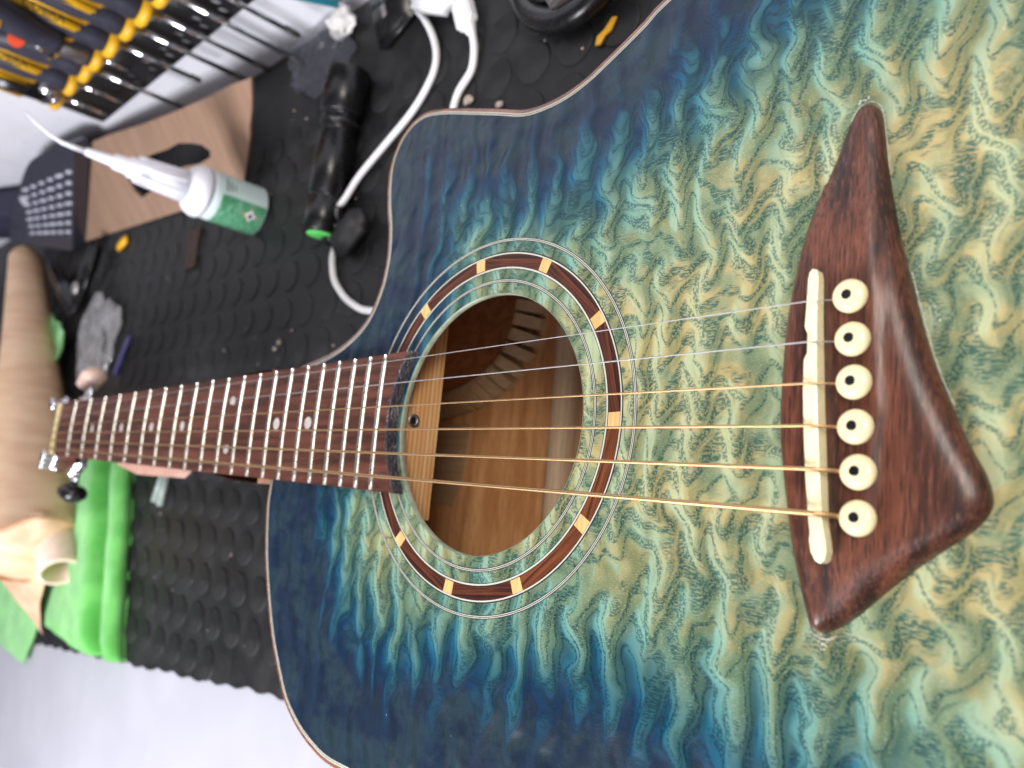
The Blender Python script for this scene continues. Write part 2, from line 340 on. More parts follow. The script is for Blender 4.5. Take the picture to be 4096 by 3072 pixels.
def ring_mesh(cx, cy, r0, r1, z, z0=None, a0=0.0, a1=2 * math.pi, n=None):
    n = n or max(4, int(abs(a1 - a0) * 40)); V = []; F = []; z0 = z - 0.5 if z0 is None else z0
    for i in range(n + 1):
        a = a0 + (a1 - a0) * i / n; c, s_ = math.cos(a), math.sin(a)
        V += [(cx + r0 * c, cy + r0 * s_, z), (cx + r1 * c, cy + r1 * s_, z), (cx + r1 * c, cy + r1 * s_, z0), (cx + r0 * c, cy + r0 * s_, z0)]
    for i in range(n):
        a = 4 * i; b = a + 4; F += [(a, a + 1, b + 1, b), (a + 1, a + 2, b + 2, b + 1), (a + 3, a, b, b + 3)]
    if a1 - a0 < 6.28: F += [(0, 3, 2, 1), (4 * n, 4 * n + 1, 4 * n + 2, 4 * n + 3)]
    return V, F

# ------------------------------------------------------------------ setting
struct(mk('workbench', *box(-1500, 1100, -900, 372, -150, -108.2), M_bench))
struct(mk('wall', *box(-1500, 1100, 371.5, 395, -150, 900), M_wall))

# ------------------------------------------------------------------ studded rubber mat
mat = thing('rubber_mat', (300, 100, -108), 'black rubber mat with round raised studs covering the bench under the guitar', 'rubber mat')
mo = [(-1100, 366)] + [(760, 366)] + [(760, -178)] + [(x, -178.0 + 0.111 * (min(x, 330) - 221) + 1.6 * math.sin(x * 0.19) + 2.0 * noise.noise(Vector((x * 0.02, 0, 0)))) for x in range(740, -1100, -8)]
mk('sheet', *slab(mo, [], lambda a, b: (a, b, -108.0), (0, 0, 3.0), 60), M_rubber, mat)
sv, sf = [], []
prof = [(0.0, 13.5), (0.6, 13.4), (0.95, 13.0), (1.08, 12.3), (1.1, 11.0)]
sv, sf = lathe((0, 0, 0), (0, 0, 1), prof, 28)
smesh = bpy.data.meshes.new('stud'); smesh.from_pydata([tuple(Vector(v) * S) for v in sv], [], sf); smesh.materials.append(M_rubber)
spots = []; ca, sa = math.cos(0.05), math.sin(0.05)
for i in range(-36, 20):
    for j in range(-14, 14):
        x = 104 + 33.0 * i * ca + 32.0 * j * sa; y = -146 - 33.0 * i * sa * 0.0 + 32.0 * j + 1.6 * i * 0.0
        if -178 + 0.111 * (min(x, 330) - 221) + 13 < y < 356 and -1080 < x < 740:
            u, v, d = project((x, y, -105)); seen = -60 < u < 4150 and -60 < v < 3130
            if seen: seen = not (355 < x < 980 and -150 < y < 150 and u > 1500)
            spots.append((0 if seen else 1, d, x, y))
spots.sort(); rest = []
for k, (hid, d, x, y) in enumerate(spots):
    if k < 290 and not hid:
        o = bpy.data.objects.new('stud', smesh); COL.objects.link(o); o.parent = mat; o.matrix_parent_inverse = mat.matrix_world.inverted(); o.location = Vector((x, y, -105.05)) * S
    else: rest.append((x, y))
V, F = join(*[([(Vector(a) + Vector((x, y, -105.05))) for a in sv], sf) for x, y in rest])
o = mk('studs', V, F, M_rubber, mat); o['kind'] = 'stuff'

# ------------------------------------------------------------------ GUITAR
G = thing('acoustic_guitar', (700, 0, -104), 'acoustic guitar with blue and green quilted top, lying face up on the black studded mat', 'guitar')
CX, CY = 517.3, -0.3
lower = [(359.6, -29.4), (359.2, -40.0), (362.0, -56.1), (366.2, -70.8), (373.0, -87.3), (380.9, -103.1), (388.3, -114.2), (398.5, -127.3), (407.6, -134.7), (418.4, -140.4), (429.7, -144.2), (438.7, -146.1), (449.6, -146.6),
         (475, -146), (500, -142), (530, -134), (560, -128), (590, -127), (620, -131), (660, -146), (700, -166), (740, -186), (780, -199), (820, -203), (860, -200), (900, -185), (940, -150), (962, -105), (970, -50), (972, 0),
         (970, 50), (962, 105), (940, 150), (900, 185), (860, 200), (820, 203), (780, 200), (740, 193), (700, 184), (660, 174), (625, 162)]
upper = [(386.6, 32.5), (401.4, 35.4), (413.6, 39.4), (424.9, 45.2), (431.8, 51.2), (436.0, 57.8), (439.2, 65.5), (440.8, 73.5), (441.1, 82.1), (439.8, 93.0), (437.0, 103.2), (435.0, 114.4), (434.6, 125.0), (437.0, 133.2), (441.6, 140.0), (447.8, 144.5), (454, 146.6), (461, 146.9), (468.3, 145.6), (477.8, 143.1), (487.4, 140.0), (509.9, 132.6), (525.2, 127.4), (536.4, 126.4), (547.0, 127.3), (556.9, 130.1), (566.2, 134.5), (575.1, 139.2), (582.6, 143.3), (591.8, 149.0)]
OUT = [Vector((p[0], p[1])) for p in catmull([(*p, 0) for p in lower + upper[::-1] + [(374, 30.2), (361, 27), (359.6, 0)]], 3.0)]
def offset(loop, d):
    n = len(loop); out = []
    for i in range(n):
        t = (loop[(i + 1) % n] - loop[i - 1]).normalized(); nn = Vector((-t.y, t.x)); out.append(loop[i] + nn * d)
    return out
area2 = sum(OUT[i].x * OUT[(i + 1) % len(OUT)].y - OUT[(i + 1) % len(OUT)].x * OUT[i].y for i in range(len(OUT)))
sg = 1.0 if area2 > 0 else -1.0     # +: interior is to the left
def strip(d0, d1, z, zb):
    A = offset(OUT, sg * d0); B = offset(OUT, sg * d1); n = len(A); V = [(p.x, p.y, z) for p in A] + [(p.x, p.y, z) for p in B] + [(p.x, p.y, zb) for p in A]; F = []
    for i in range(n): j = (i + 1) % n; F += [(i, j, n + j, n + i), (2 * n + i, 2 * n + j, j, i)]
    return V, F
HOLE = [Vector((CX + 51.2 * math.cos(a), CY + 51.2 * math.sin(a))) for a in np.linspace(0, 2 * math.pi, 160, endpoint=False)]
OI = offset(OUT, sg * 3.0)
v2, T = fill(OI, [HOLE], 3.6)
ed = dist_to(v2, OUT)
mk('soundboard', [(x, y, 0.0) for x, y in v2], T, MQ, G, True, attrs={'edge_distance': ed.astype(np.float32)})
mk('soundboard_underside', [(x, y, -2.6) for x, y in v2], T, M_brace, G)
mk('soundhole_edge', *ring_mesh(CX, CY, 51.0, 51.3, 0.0, -2.6, n=160), plain('hole_rim', (0.26, 0.29, 0.20), 0.4, 0.3, 0.15), G, True)
# rim: rosewood binding, then white / black / white purfling
mk('binding', *strip(0.0, 1.55, -0.02, -8.0), wood('rosewood_binding', (0.09, 0.035, 0.022), (0.30, 0.12, 0.06), 'x', 2.0, 0.3, 0.25, 0.6), G, True)
for k, (a, b, mm) in enumerate(((1.5, 2.05, M_white), (2.02, 2.32, M_black), (2.3, 2.85, M_white), (2.8, 3.1, M_black))):
    mk('edge_purfling', *strip(a, b, 0.03 + 0.02 * (k % 2), -0.5), mm, G, True)
# sides and back
n = len(OUT); A = offset(OUT, sg * 0.8); B = offset(OUT, sg * 3.0)
V = [(p.x, p.y, -1) for p in A] + [(p.x, p.y, -103.8) for p in A] + [(p.x, p.y, -1) for p in B] + [(p.x, p.y, -101) for p in B]; F = []
for i in range(n): j = (i + 1) % n; F += [(i, n + i, n + j, j), (2 * n + i, 2 * n + j, 3 * n + j, 3 * n + i)]
mk('sides', V, F, wood('mahogany_sides', (0.26, 0.105, 0.045), (0.38, 0.17, 0.075), 'x', 5.0, 0.25, 0.4, fine=0.6), G, True)
vb, Tb = fill(offset(OUT, sg * 0.9), [], 12)
mk('back', [(x, y, -99.0) for x, y in vb] + [(x, y, -103.8) for x, y in vb], Tb + [tuple(i + len(vb) for i in t[::-1]) for t in Tb], M_mahog, G)
# kerfed lining along the cutaway where side meets back
path = [p for p in catmull([(*p, 0) for p in [(366, 28), (386.6, 32.5), (401.4, 35.4), (413.6, 39.4), (424.9, 45.2), (431.8, 51.2), (436.0, 57.8), (439.2, 65.5), (440.8, 73.5), (441.1, 82.1), (439.8, 93.0), (437.0, 103.2)]], 0.7, False)]
kl = mk('lining', *tube([(p.x + 3, p.y - 3, -98) for p in path[::6]], 2.0, 6), M_kerf, G)
acc = 0.0; last = path[0]; prev = 0
for i, p in enumerate(path[1:-2], 1):
    acc += (path[i] - path[i - 1]).length
    if acc > 6.9:
        a, b = path[prev], path[i]; t = (b - a).normalized(); nn = Vector((t.y, -t.x, 0)); a = a + t * 0.55; b = b - t * 0.55; V = []
        for q in (a, b):
            V += [(q + nn * 2.6).to_tuple()[:2] + (-98.9,), (q + nn * 14).to_tuple()[:2] + (-98.9,), (q + nn * 13.2).to_tuple()[:2] + (-95.2,), (q + nn * 5.4).to_tuple()[:2] + (-84.5,), (q + nn * 2.6).to_tuple()[:2] + (-84.5,)]
        F = [(0, 1, 2, 3, 4), (9, 8, 7, 6, 5)] + [(k, 5 + k, 5 + (k + 1) % 5, (k + 1) % 5) for k in range(5)]
        mk('kerf_block', V, F, M_kerf, kl); acc = 0.0; prev = i
# back brace, rounded
def rounded_bar(x0, x1, ya, yb, z0, h, skew=0.0, n=10):
    V = []; F = []; pts = [(x0, 0)] + [(x0 + (x1 - x0) * (0.5 - 0.5 * math.cos(math.pi * k / n)), h * (0.35 + 0.65 * math.sin(math.pi * k / n))) for k in range(n + 1)] + [(x1, 0)]
    for j in range(9):
        u = j / 8; y = ya + (yb - ya) * u; tp = min(1, min(u, 1 - u) * 6 + 0.25)
        for px, pz in pts: V.append((px + skew * u, y, z0 + pz * tp))
    m = len(pts)
    for j in range(8):
        for k in range(m - 1): a = j * m + k; F.append((a, a + 1, a + 1 + m, a + m))
    return V, F
mk('back_brace', *rounded_bar(468.5, 483, -118, 118, -99, 11), M_brace, G, True)
mk('back_brace', *rounded_bar(640, 655, -125, 125, -99, 11), M_brace, G, True)
mk('centre_strip', *slab([(362, -33), (392, -33), (399, -22), (402, 14), (362, 14)], [], lambda a, b: (a, b, -99.0), (0, 0, 1.0), 20), wood('pale_patch', (0.46, 0.29, 0.16), (0.54, 0.36, 0.21), 'x', 3, 0.1, 0.5), G)
mk('neck_block', *box(441, 462.6, -41, 57.5, -24, -2.65), M_spruce, G)
tr = mk('truss_rod_nut', *ring_mesh(0, 0, 1.7, 3.0, 0, -1.2, n=28), M_steel, G, True)
for v in tr.data.vertices: a = v.co.copy(); v.co = Vector((0.4635 + a.z, 0.0022 + a.x, -0.0092 + a.y))
bore = mk('bore', *lathe((462.5, 2.2, -9.2), (1, 0, 0), [(0, 1.8), (0.5, 1.8)], 6), M_black, tr)
# rosette
zt = 0.06
ro = mk('rosette', *ring_mesh(CX, CY, 60.9, 68.1, 0.02, -0.5, n=180), M_black, G)
for a, b in ((61.15, 61.75), (67.1, 67.6)): mk('white_line', *ring_mesh(CX, CY, a, b, zt, n=180), M_white, ro)
for r0 in (55.5, 72.2):
    pr = mk('purfling_ring', *ring_mesh(CX, CY, r0, r0 + 1.45, 0.03, n=180), M_black, G)
    for a in (0.30, 0.88): mk('white_line', *ring_mesh(CX, CY, r0 + a, r0 + a + 0.27, zt, n=180), M_white, pr)
angs = [math.radians(-0.2 + 32.72 * k) for k in range(11)]
hw = 2.45 / 64.5
for k, a in enumerate(angs):
    mk('maple_inlay', *ring_mesh(CX, CY, 62.1, 66.95, 0.07 + 0.004 * (k % 2), a0=a - hw, a1=a + hw), M_maple, ro)
    seg = mk('rosewood_inlay', *ring_mesh(0, 0, 62.1, 66.95, 0.066, a0=-(math.radians(16.36) - hw), a1=math.radians(16.36) - hw), M_band2 if k in (10, 9) else M_band, ro)
    seg.data.transform(Matrix.Rotation(math.pi / 2, 4, 'Z')); seg.matrix_parent_inverse = G.matrix_world.inverted()
    seg.matrix_parent_inverse = ro.matrix_world.inverted(); th = a + math.radians(16.36)
    seg.matrix_world = Matrix.Translation((CX * S, CY * S, 0)) @ Matrix.Rotation(th - math.pi / 2, 4, 'Z')
# fretboard
HF, SL = 4.974, -0.0035
def fx(k): return 648.0 * (1 - 2 ** (-k / 12))
def half(x): return (43.3 + (59.5 - 43.3) * x / fx(21)) / 2 + 0.45
def ztop(x, y): return HF - 0.95 + SL * (x - 450) + 0.75 * (1 - min(1, (y / half(x)) ** 2))
nu, nv = 70, 20; V = []; F = []
for i in range(nu + 1):
    for j in range(nv + 1):
        s_ = -1 + 2 * j / nv; yy = s_ * 30.0; xe = CX - math.sqrt(54.3 ** 2 - yy ** 2); x = xe * i / nu; y = s_ * half(x); V.append((x, y, ztop(x, y)))
m_ = len(V); V += [(x, y, 0.05 if x > 362 else -0.6) for x, y, z in V]
for i in range(nu):
    for j in range(nv): a = i * (nv + 1) + j; F += [(a, a + nv + 1, a + nv + 2, a + 1), (m_ + a + 1, m_ + a + nv + 2, m_ + a + nv + 1, m_ + a)]
for i in range(nu):
    a = i * (nv + 1); b = a + nv + 1; F += [(a, m_ + a, m_ + b, b)]; a += nv; b += nv; F += [(b, m_ + b, m_ + a, a)]
for j in range(nv): a = nu * (nv + 1) + j; F.append((a, m_ + a, m_ + a + 1, a + 1))
fb = mk('fretboard', V, F, M_board, G)
V = []; F = []; nj, nk = 60, 8
for j in range(nj + 1):
    yy = -30.6 + 61.2 * j / nj; xe = CX - math.sqrt(54.3 ** 2 - yy ** 2)
    for k in range(nk + 1):
        q = k / nk; zz = 0.1 + (ztop(xe, yy) - 0.05) * q; b_ = noise.noise(Vector((yy * 0.9, zz * 1.5, 3))) * 0.5
        V.append((xe + 0.35 + b_ + 1.0 * (1 - q), yy, zz + (noise.noise(Vector((yy * 0.7, 0, 9))) * 0.5 if k == nk else 0)))
    V.append((xe - 1.2 + noise.noise(Vector((yy * 0.6, 5, 1))) * 1.3, yy, ztop(xe, yy) + 0.03))
for j in range(nj):
    for k in range(nk + 1): a = j * (nk + 2) + k; F.append((a, a + nk + 2, a + nk + 3, a + 1))
mk('end_grain', V, F, M_end, fb, label='rough charred end of the fretboard beside the soundhole')
for k in range(1, 22):
    x = fx(k); V = []; F = []; h = half(x) - 0.35
    for j in range(17):
        y = -h + 2 * h * j / 16; e = 0.75 if j in (0, 16) else 1.0
        for q in range(7): a = math.pi * q / 6; V.append((x + 1.35 * e * math.cos(a), y, ztop(x, y) - 0.02 + 1.15 * e * math.sin(a)))
    for j in range(16):
        for q in range(6): a = j * 7 + q; F.append((a, a + 1, a + 8, a + 7))
    F += [tuple(range(7)), tuple(16 * 7 + q for q in range(6, -1, -1))]
    mk('fret', V, F, M_fret, fb, True)
for k, ys in ((3, (0,)), (5, (0,)), (7, (0,)), (9, (0,)), (12, (13.2, -13.2)), (15, (0,)), (17, (0,))):
    for y in ys:
        x = (fx(k) + fx(k - 1)) / 2; mk('dot_inlay', *lathe((x, y, ztop(x, y) - 0.5), (0, 0, 1), [(0, 3.1), (0.54, 3.1)], 24), M_pearl, fb)
mk('nut', *box(-5.2, -0.2, -21.6, 21.6, -1, 7.6), M_nut, G)
# neck with heel
V = []; F = []; xs = list(range(0, 346, 15)); nn_ = 16
for x in xs:
    h = half(x) - 0.3; dp = 19 + 3 * x / 345 + (70 * max(0, (x - 296) / 50) ** 1.6 if x > 296 else 0); hh = h + (3.2 * min(1, (x - 290) / 20) if x > 290 else 0)
    for k in range(nn_ + 1): a = math.pi * k / nn_; V.append((x, -hh * math.cos(a), -0.7 - dp * math.sin(a) ** 0.85))
for i in range(len(xs) - 1):
    for k in range(nn_): a = i * (nn_ + 1) + k; F.append((a, a + nn_ + 1, a + nn_ + 2, a + 1))
F.append(tuple(range(nn_ + 1))); F.append(tuple((len(xs) - 1) * (nn_ + 1) + k for k in range(nn_, -1, -1)))
mk('neck', V, F, M_neck, G, True)
tl = math.tan(math.radians(14))
ho = [(-4, 21), (-16, 23), (-30, 29), (-180, 37), (-186, 20), (-182, 0), (-186, -20), (-180, -37), (-30, -29), (-16, -23), (-4, -21)]
mk('headstock', *slab(ho, [], lambda a, b: (a, b, 1.0 + a * tl), (0, 0, -14), 20), M_board, G)
SY_N = [33.8 * (.5 - i / 5) for i in range(6)]; SY_S = [54.2 * (.5 - i / 5) for i in range(6)]; PIN = [(662.3, 28.6), (663.1, 17.2), (663.7, 6.1), (664.3, -5.2), (665.2, -16.4), (665.3, -27.6)]
DIA = [0.36, 0.46, 0.62, 0.82, 1.08, 1.38]
posts = [(-112, 29), (-76, 27), (-40, 23), (-40, -23), (-76, -27), (-112, -29)]; order = [2, 1, 0, 5, 4, 3]
for i in range(6):
    px, py = [(-40, 22), (-76, 26), (-112, 30), (-112, -30), (-76, -26), (-40, -22)][i]; z = 1 + px * tl; s_ = 1 if py > 0 else -1
    tn = mk('tuner', *lathe((px, py, z - 1), (0, 0, 1), [(0, 7.5), (1.8, 7.0), (2.4, 4.4), (8, 3.6), (9, 4.2), (13, 4.2), (14, 3.2)], 20), M_chrome, G, True)
    mk('gear_housing', *obox((px, py + s_ * 3, z - 18), (1, 0, 0), 18, 14, 10, 2), M_chrome, tn, True)
    mk('shaft', *tube([(px, py + s_ * 4, z - 18), (px, s_ * 47, z - 18)], 2.2, 12), M_chrome, tn, True)
    ub = [M_core, M_blackp][s_ < 0]
    mk('button', *lathe((px, s_ * 46, z - 18), (0, s_, 0), [(0, 3), (1.5, 8), (6, 11.4), (11, 10.6), (15, 5.5), (16, 1)], 20), ub, tn, True)
def zst(x): return 7.9 + (14.6 - 7.9) * x / 654
SADX = [653.5, 653.8, 654.2, 654.9, 655.6, 656.4]
for i in range(6):
    y0, y1 = SY_N[i], SY_S[i]; px, py = [(-40, 22), (-76, 26), (-112, 30), (-112, -30), (-76, -26), (-40, -22)][i]; r = DIA[i] / 2
    pts = [(px, py - math.copysign(3, py), 1 + px * tl + 5), (-5, y0, 7.5), (-1, y0, 7.9 + r)]
    L_ = SADX[i]; ye = y0 + (y1 - y0) * L_ / 648; N_ = 8
    pts += [(L_ * k / N_, y0 + (ye - y0) * k / N_, 7.9 + r + (14.3 - 7.9) * k / N_) for k in range(1, N_ + 1)]
    pts += [(L_ + 1.2, ye, 14.2 + r), (PIN[i][0] - 3.9, (PIN[i][1] + ye) / 2, 10.5), (PIN[i][0] - 2.5, PIN[i][1], 7.5)]
    mk('string', *tube(pts, r, 10), M_steel if i < 2 else M_wound, G, True)
# bridge
br = [(662.9, 85.2), (660.6, 85.0), (657.8, 79.8), (655.0, 71.8), (651.2, 62.3), (647.4, 51.2), (645.0, 39.8), (642.8, 25.5), (641.9, 11.1), (641.7, -3.1), (642.6, -13.5), (644.6, -27.0), (647.0, -40.1), (649.6, -51.2), (651.4, -55.4), (653.8, -56.8), (656.8, -55.6), (662.1, -51.7), (668.5, -45.3), (676.5, -37.9), (684.1, -31.8), (688.6, -28.0), (691.3, -24.4), (692.1, -20.6), (690.8, -15.3), (687.4, -8.4), (682.9, 2.5), (679.5, 12.0), (676.0, 25.1), (672.9, 38.7), (670.0, 52.9), (667.9, 67.5), (666.6, 78.7), (665.2, 83.6)]
BO = [Vector((p.x, p.y)) for p in catmull([(*p, 0) for p in br], 1.2)]
inner = []
for d in (0.35, 0.8, 1.5, 2.4):
    c_ = [p for p in offset(BO, d)] ; k1 = dist_to(c_, BO); i1 = inside(c_, BO)
    if not i1.any(): c_ = offset(BO, -d); k1 = dist_to(c_, BO); i1 = inside(c_, BO)
    inner.append([p for p, a, b in zip(c_, k1, i1) if b and a > d * 0.9])
vb, Tb = fill(BO, [], 1.5, inner); dd = dist_to(vb, BO)
def sstep(a, b, x): t = max(0, min(1, (x - a) / (b - a))); return t * t * (3 - 2 * t)
def bh(x, y, d):
    Hm = 8.6 - 3.6 * sstep(30, 84, y) - 2.6 * sstep(30, 56, -y)
    xr = 669 - 0.05 * y - 0.14 * max(0, -y - 0)
    Hm -= 1.1 * sstep(xr, xr + 1.5, x) * sstep(-48, -20, y) * (1 - sstep(40, 70, y)) + 0.09 * max(0, x - xr)
    left = x < 655 - 0.04 * y; r = 5.0 if left else 8.0
    r = min(r, 8.0)
    e = max(0.0, min(1.0, d / r)); return max(0.0, 0.9 + (Hm - 0.9) * math.sqrt(1 - (1 - e) ** 2.2))
bz = [bh(x, y, d) for (x, y), d in zip(vb, dd)]
V = [(x, y, z) for (x, y), z in zip(vb, bz)]; nb = len(BO); F = list(Tb)
bd = [k for k in range(len(vb)) if dd[k] < 1e-4]
order_ = sorted(bd, key=lambda k: min(range(nb), key=lambda j: (vb[k][0] - BO[j].x) ** 2 + (vb[k][1] - BO[j].y) ** 2)); m0 = len(V)
V += [(vb[k][0], vb[k][1], -0.1) for k in order_]
for q in range(len(order_)): a = order_[q]; b = order_[(q + 1) % len(order_)]; F.append((a, m0 + q, m0 + (q + 1) % len(order_), b))
bridge = mk('bridge', V, F, M_rosew, G, True, label='sculpted dark rosewood bridge with a pointed fin and rounded corners')
# saddle: compensated, notched outline
so = [(653.2, 36.7), (652.5, 35.9), (652.2, 34.0), (652.2, 26), (652.1, 20.8), (652.9, 18.9), (653.1, 13.8), (652.3, 12.0), (652.4, 4), (652.9, -6.3), (653.6, -18), (654.4, -28.5), (654.8, -31.8), (654.6, -33.6), (655.0, -36.6), (656.1, -38.6), (657.3, -39.2), (658.4, -38.4), (658.9, -36.4), (658.7, -34.0), (658.0, -30), (657.5, -22), (656.9, -12), (656.2, 0), (655.6, 12), (655.1, 24), (654.9, 34.0), (654.5, 36.2)]
SO = [Vector((p[0], p[1])) for p in so]; V, F = slab(so, [], lambda a, b: (a, b, 5.0), (0, 0, 8.2), 1.0)
n2_ = len(V) // 2; ds = dist_to([(v[0], v[1]) for v in V[n2_:]], so)
for k in range(n2_): e = min(1, ds[k] / 0.8); yy = V[n2_ + k][1]; V[n2_ + k] = Vector((V[n2_ + k][0], yy, 13.5 + 0.4 * e - 0.0012 * (yy + 1) ** 2))
mk('saddle', V, F, M_saddle, bridge, False)
for i, (px, py) in enumerate(PIN):
    z0 = bh(px, py, 20) - 0.3
    prf = [(-1, 2.6), (0.0, 3.2), (0.35, 3.95), (0.9, 4.35), (1.6, 4.45), (2.3, 4.35), (3.0, 3.95), (3.5, 3.2), (3.8, 2.2), (3.92, 1.2), (3.94, 0.3)]
    pn = mk('bridge_pin', *lathe((px + 0.2, py, z0), (-0.03 + 0.02 * (i % 2), 0.01 * (i - 2), 1), prf, 40), M_ivory, bridge, True)
    mk('pin_dot', *lathe((px + 0.2 - 0.13, py + 0.045 * (i - 2), z0 + 3.72), (0, 0, 1), [(0, 1.3), (0.25, 1.3), (0.33, 1.15)], 24), M_blackp, pn)
# squeezed-out glue and bits of lacquer beside the bridge tips
def chips(spec, z):
    bm = []
    for cx, cy, r, n_ in spec:
        for _ in range(n_):
            a = random.uniform(0, 6.28); q = r * random.uniform(0.3, 1); x, y = cx + q * math.cos(a), cy + q * math.sin(a); s_ = random.uniform(0.12, 0.45)
            pts = [(x + s_ * random.uniform(.5, 1.5) * math.cos(t), y + s_ * random.uniform(.5, 1.5) * math.sin(t)) for t in np.linspace(0, 6.28, 6)[:-1]]
            bm.append(([(p[0], p[1], z) for p in pts] + [(x, y, z + s_ * 0.6)], [(k, (k + 1) % 5, 5) for k in range(5)]))
    return join(*bm)
def bead(P, r, seed):
    V, F = tube(P, [r * (0.5 + abs(noise.noise(Vector((i * 1.7, seed, 0)))) * 1.6) for i in range(len(P))], 7); return V, F
gl = [(657, -56.9), (655, -58.2), (652.8, -58.2), (650.6, -57.0), (649.2, -53.5)]
gl2 = [(668.4, 62), (667.3, 74), (666.0, 83), (663.6, 86.2), (660.2, 86.0), (657.6, 82.2)]
gl3 = [(674.0, 36), (677.2, 22), (680.5, 10), (684, 1)]
gm = plain('dried_glue', (0.70, 0.68, 0.55), 0.25, 0.2, 0.4, alpha=0.55)
gr_ = mk('glue_residue', *join(*[bead([p for p in catmull([(*q, 0.02) for q in g_], 0.8, False)], 0.33, k) for k, g_ in enumerate((gl, gl2, gl3))], chips([(679, 24, 2.5, 14), (653, -59, 2, 16), (661, 87, 1.8, 8)], 0.02)), gm, G, True)

gr_['kind'] = 'stuff'

# ------------------------------------------------------------------ tool rack on the wall with screwdrivers and pliers
rack = thing('tool_rack', (40, 370, 15), 'black perforated wall rack holding yellow and black hand tools', 'tool rack')
hol = []
for x, z in [(72, -13), (66, -22), (108, -13), (102, -22), (144, -13), (138, -22), (36, -13), (30, -22), (0, -12), (-9, -22), (-40, -13), (-48, -22), (-80, -13), (180, -13), (174, -22), (216, -13), (210, -22)]:
    hol.append([Vector((x + 3.6 * math.cos(t), z + 4.4 * math.sin(t))) for t in np.linspace(0, 6.283, 15)[:-1]])
ro_ = [(-168, -31), (330, -31), (330, 15), (-172, 15), (-172, -20)]
mk('front_plate', *slab(ro_, hol, lambda a, b: (a, 345, b), (0, 1.6, 0), 12), M_rackb, rack)
mk('ledge', *join(box(-172, 330, 344.2, 371, 15.1, 17), box(-172, 330, 343.4, 345, 12.0, 17.2)), M_rackl, rack)
mk('side_bracket', *slab([(345, -31), (371, -31), (371, 15), (345, 15)], [], lambda a, b: (-172.2, a, b), (1.5, 0, 0), 20), M_rackl, rack)
def screwdriver(k, sl, tip, label, gw):
    t = thing('screwdriver', (0, 0, 0), label, 'screwdriver', 'hand tools hanging in the wall rack')
    mk('handle', *lathe((0, 0, 12), (0, 0, 1), [(0, 9), (3, 12), (8, 13.4), (16, 12.2), (28, 13.6), (50, 14.8), (80, 14.8), (100, 13.5), (108, 11), (112, 5)], 24), M_navyp, t, True)
    mk('guard', *lathe((0, 0, 5), (0, 0, 1), [(0, 9), (1.5, gw - 2), (4.5, gw), (8.5, gw - 1), (11, 10)], 28), M_yellow, t, True)
    for a, wd_, z0_, ln in ((-0.52, 11.5, 76, 76), (-1.75, 4.0, 66, 58), (2.6, 8.0, 66, 58)):
        c, s_ = math.cos(a), math.sin(a); mk('grip_inlay', *obox((c * 13.2, s_ * 13.2, z0_), (0, 0, 1), ln, wd_, 5.5, 2.4, (c, s_, 0)), M_yellow, t, True)
    mk('end_cap', *lathe((0, 0, 122), (0, 0, 1), [(0, 9), (3, 8.6), (5, 5)], 20), M_orange, t, True)
    mk('shaft', *tube([(0, 0, 6), (0, 0, -sl)], 2.5, 12), M_chrome, t, True)
    mk('tip', *tube([(0, 0, -sl), (0, 0, -sl - tip), (0, 0, -sl - tip - 2)], [2.7, 2.6, 1.2], 10), M_blackm, t, True)
    return t
def copy_tree(o, parent=None):
    c = o.copy(); COL.objects.link(c)
    if parent: c.parent = parent
    for ch in o.children: copy_tree(ch, c)
    return c
lab = ['yellow and black screwdriver, fourth from the left end of the rack', 'yellow and black screwdriver with a long bright shaft, right of the pliers in the rack',
       'yellow and black screwdriver between two others, its shaft tip hidden by cardboard', 'short screwdriver whose shaft ends in front of the black rack plate',
       'yellow and black screwdriver with a black tip above the brown cardboard', 'yellow and black screwdriver with short shaft near the left end of the rack', 'yellow and black screwdriver at the far left end of the rack',
       'yellow and black screwdriver hanging furthest right but one in the rack', 'screwdriver hanging furthest right in the wall rack']
specs = [(99, 86, 14), (64, 84, 10), (25, 60, 8), (-14, 14, 4), (-43, 74, 14), (-86, 34, 4), (-130, 34, 4), (136, 100, 12), (170, 76, 12)]
grips = {}
for i, (x, L1, tp) in enumerate(specs):
    t = screwdriver(i, L1, tp, lab[i], 14.8 if i % 2 else 16)
    t.location = Vector((x, 338, 15)) * S; bpy.context.view_layer.update()
    if i in (2, 3, 5): grips[i] = t
def pliers(x, z, lean, label):
    t = thing('pliers', (x, 318, z), label, 'pliers', 'hand tools hanging in the wall rack')
    for s_ in (-1, 1):
        P = [(x + s_ * 6, 318, z - 30), (x + s_ * 10, 317, z - 8), (x + s_ * 19, 316, z + 16), (x + s_ * 23 + lean, 315, z + 60), (x + s_ * 18 + lean * 2, 315, z + 105)]
        P = catmull(P, 6, False); n_ = len(P)
        h = mk('handle', *tube(P, [9.0 + 3.5 * math.sin(math.pi * min(1, k / n_ * 1.1)) for k in range(n_)], 16), M_navyp, t, True)
        mk('grip_inlay', *tube([p + Vector((0, -7.5, 0)) for p in P[n_ // 3:-1]], 8.0, 12), M_yellow, h, True)
    mk('jaw', *obox((x, 318, z - 32), (0, 0, 1), 42, 15, 8, 2, (0, 1, 0)), M_steel, t, True)
    mk('pivot', *lathe((x, 311, z - 18), (0, -1, 0), [(0, 5), (2, 5), (3, 3)], 16), M_chrome, t, True)
    return t
pliers(14, 92, 2, 'orange and yellow handled pliers with a red dot in the rack')
t = thing('adjustable_spanner', (-118, 325, 20), 'silver adjustable jaw tool at the left end of the rack', 'spanner')
mk('jaw', *join(obox((-104, 326, 38), (0.3, 0, 1), 20, 12, 7, 2, (0, 1, 0)), obox((-116, 326, 30), (1, 0, 0.2), 16, 9, 7, 2, (0, 1, 0))), M_chrome, t, True)
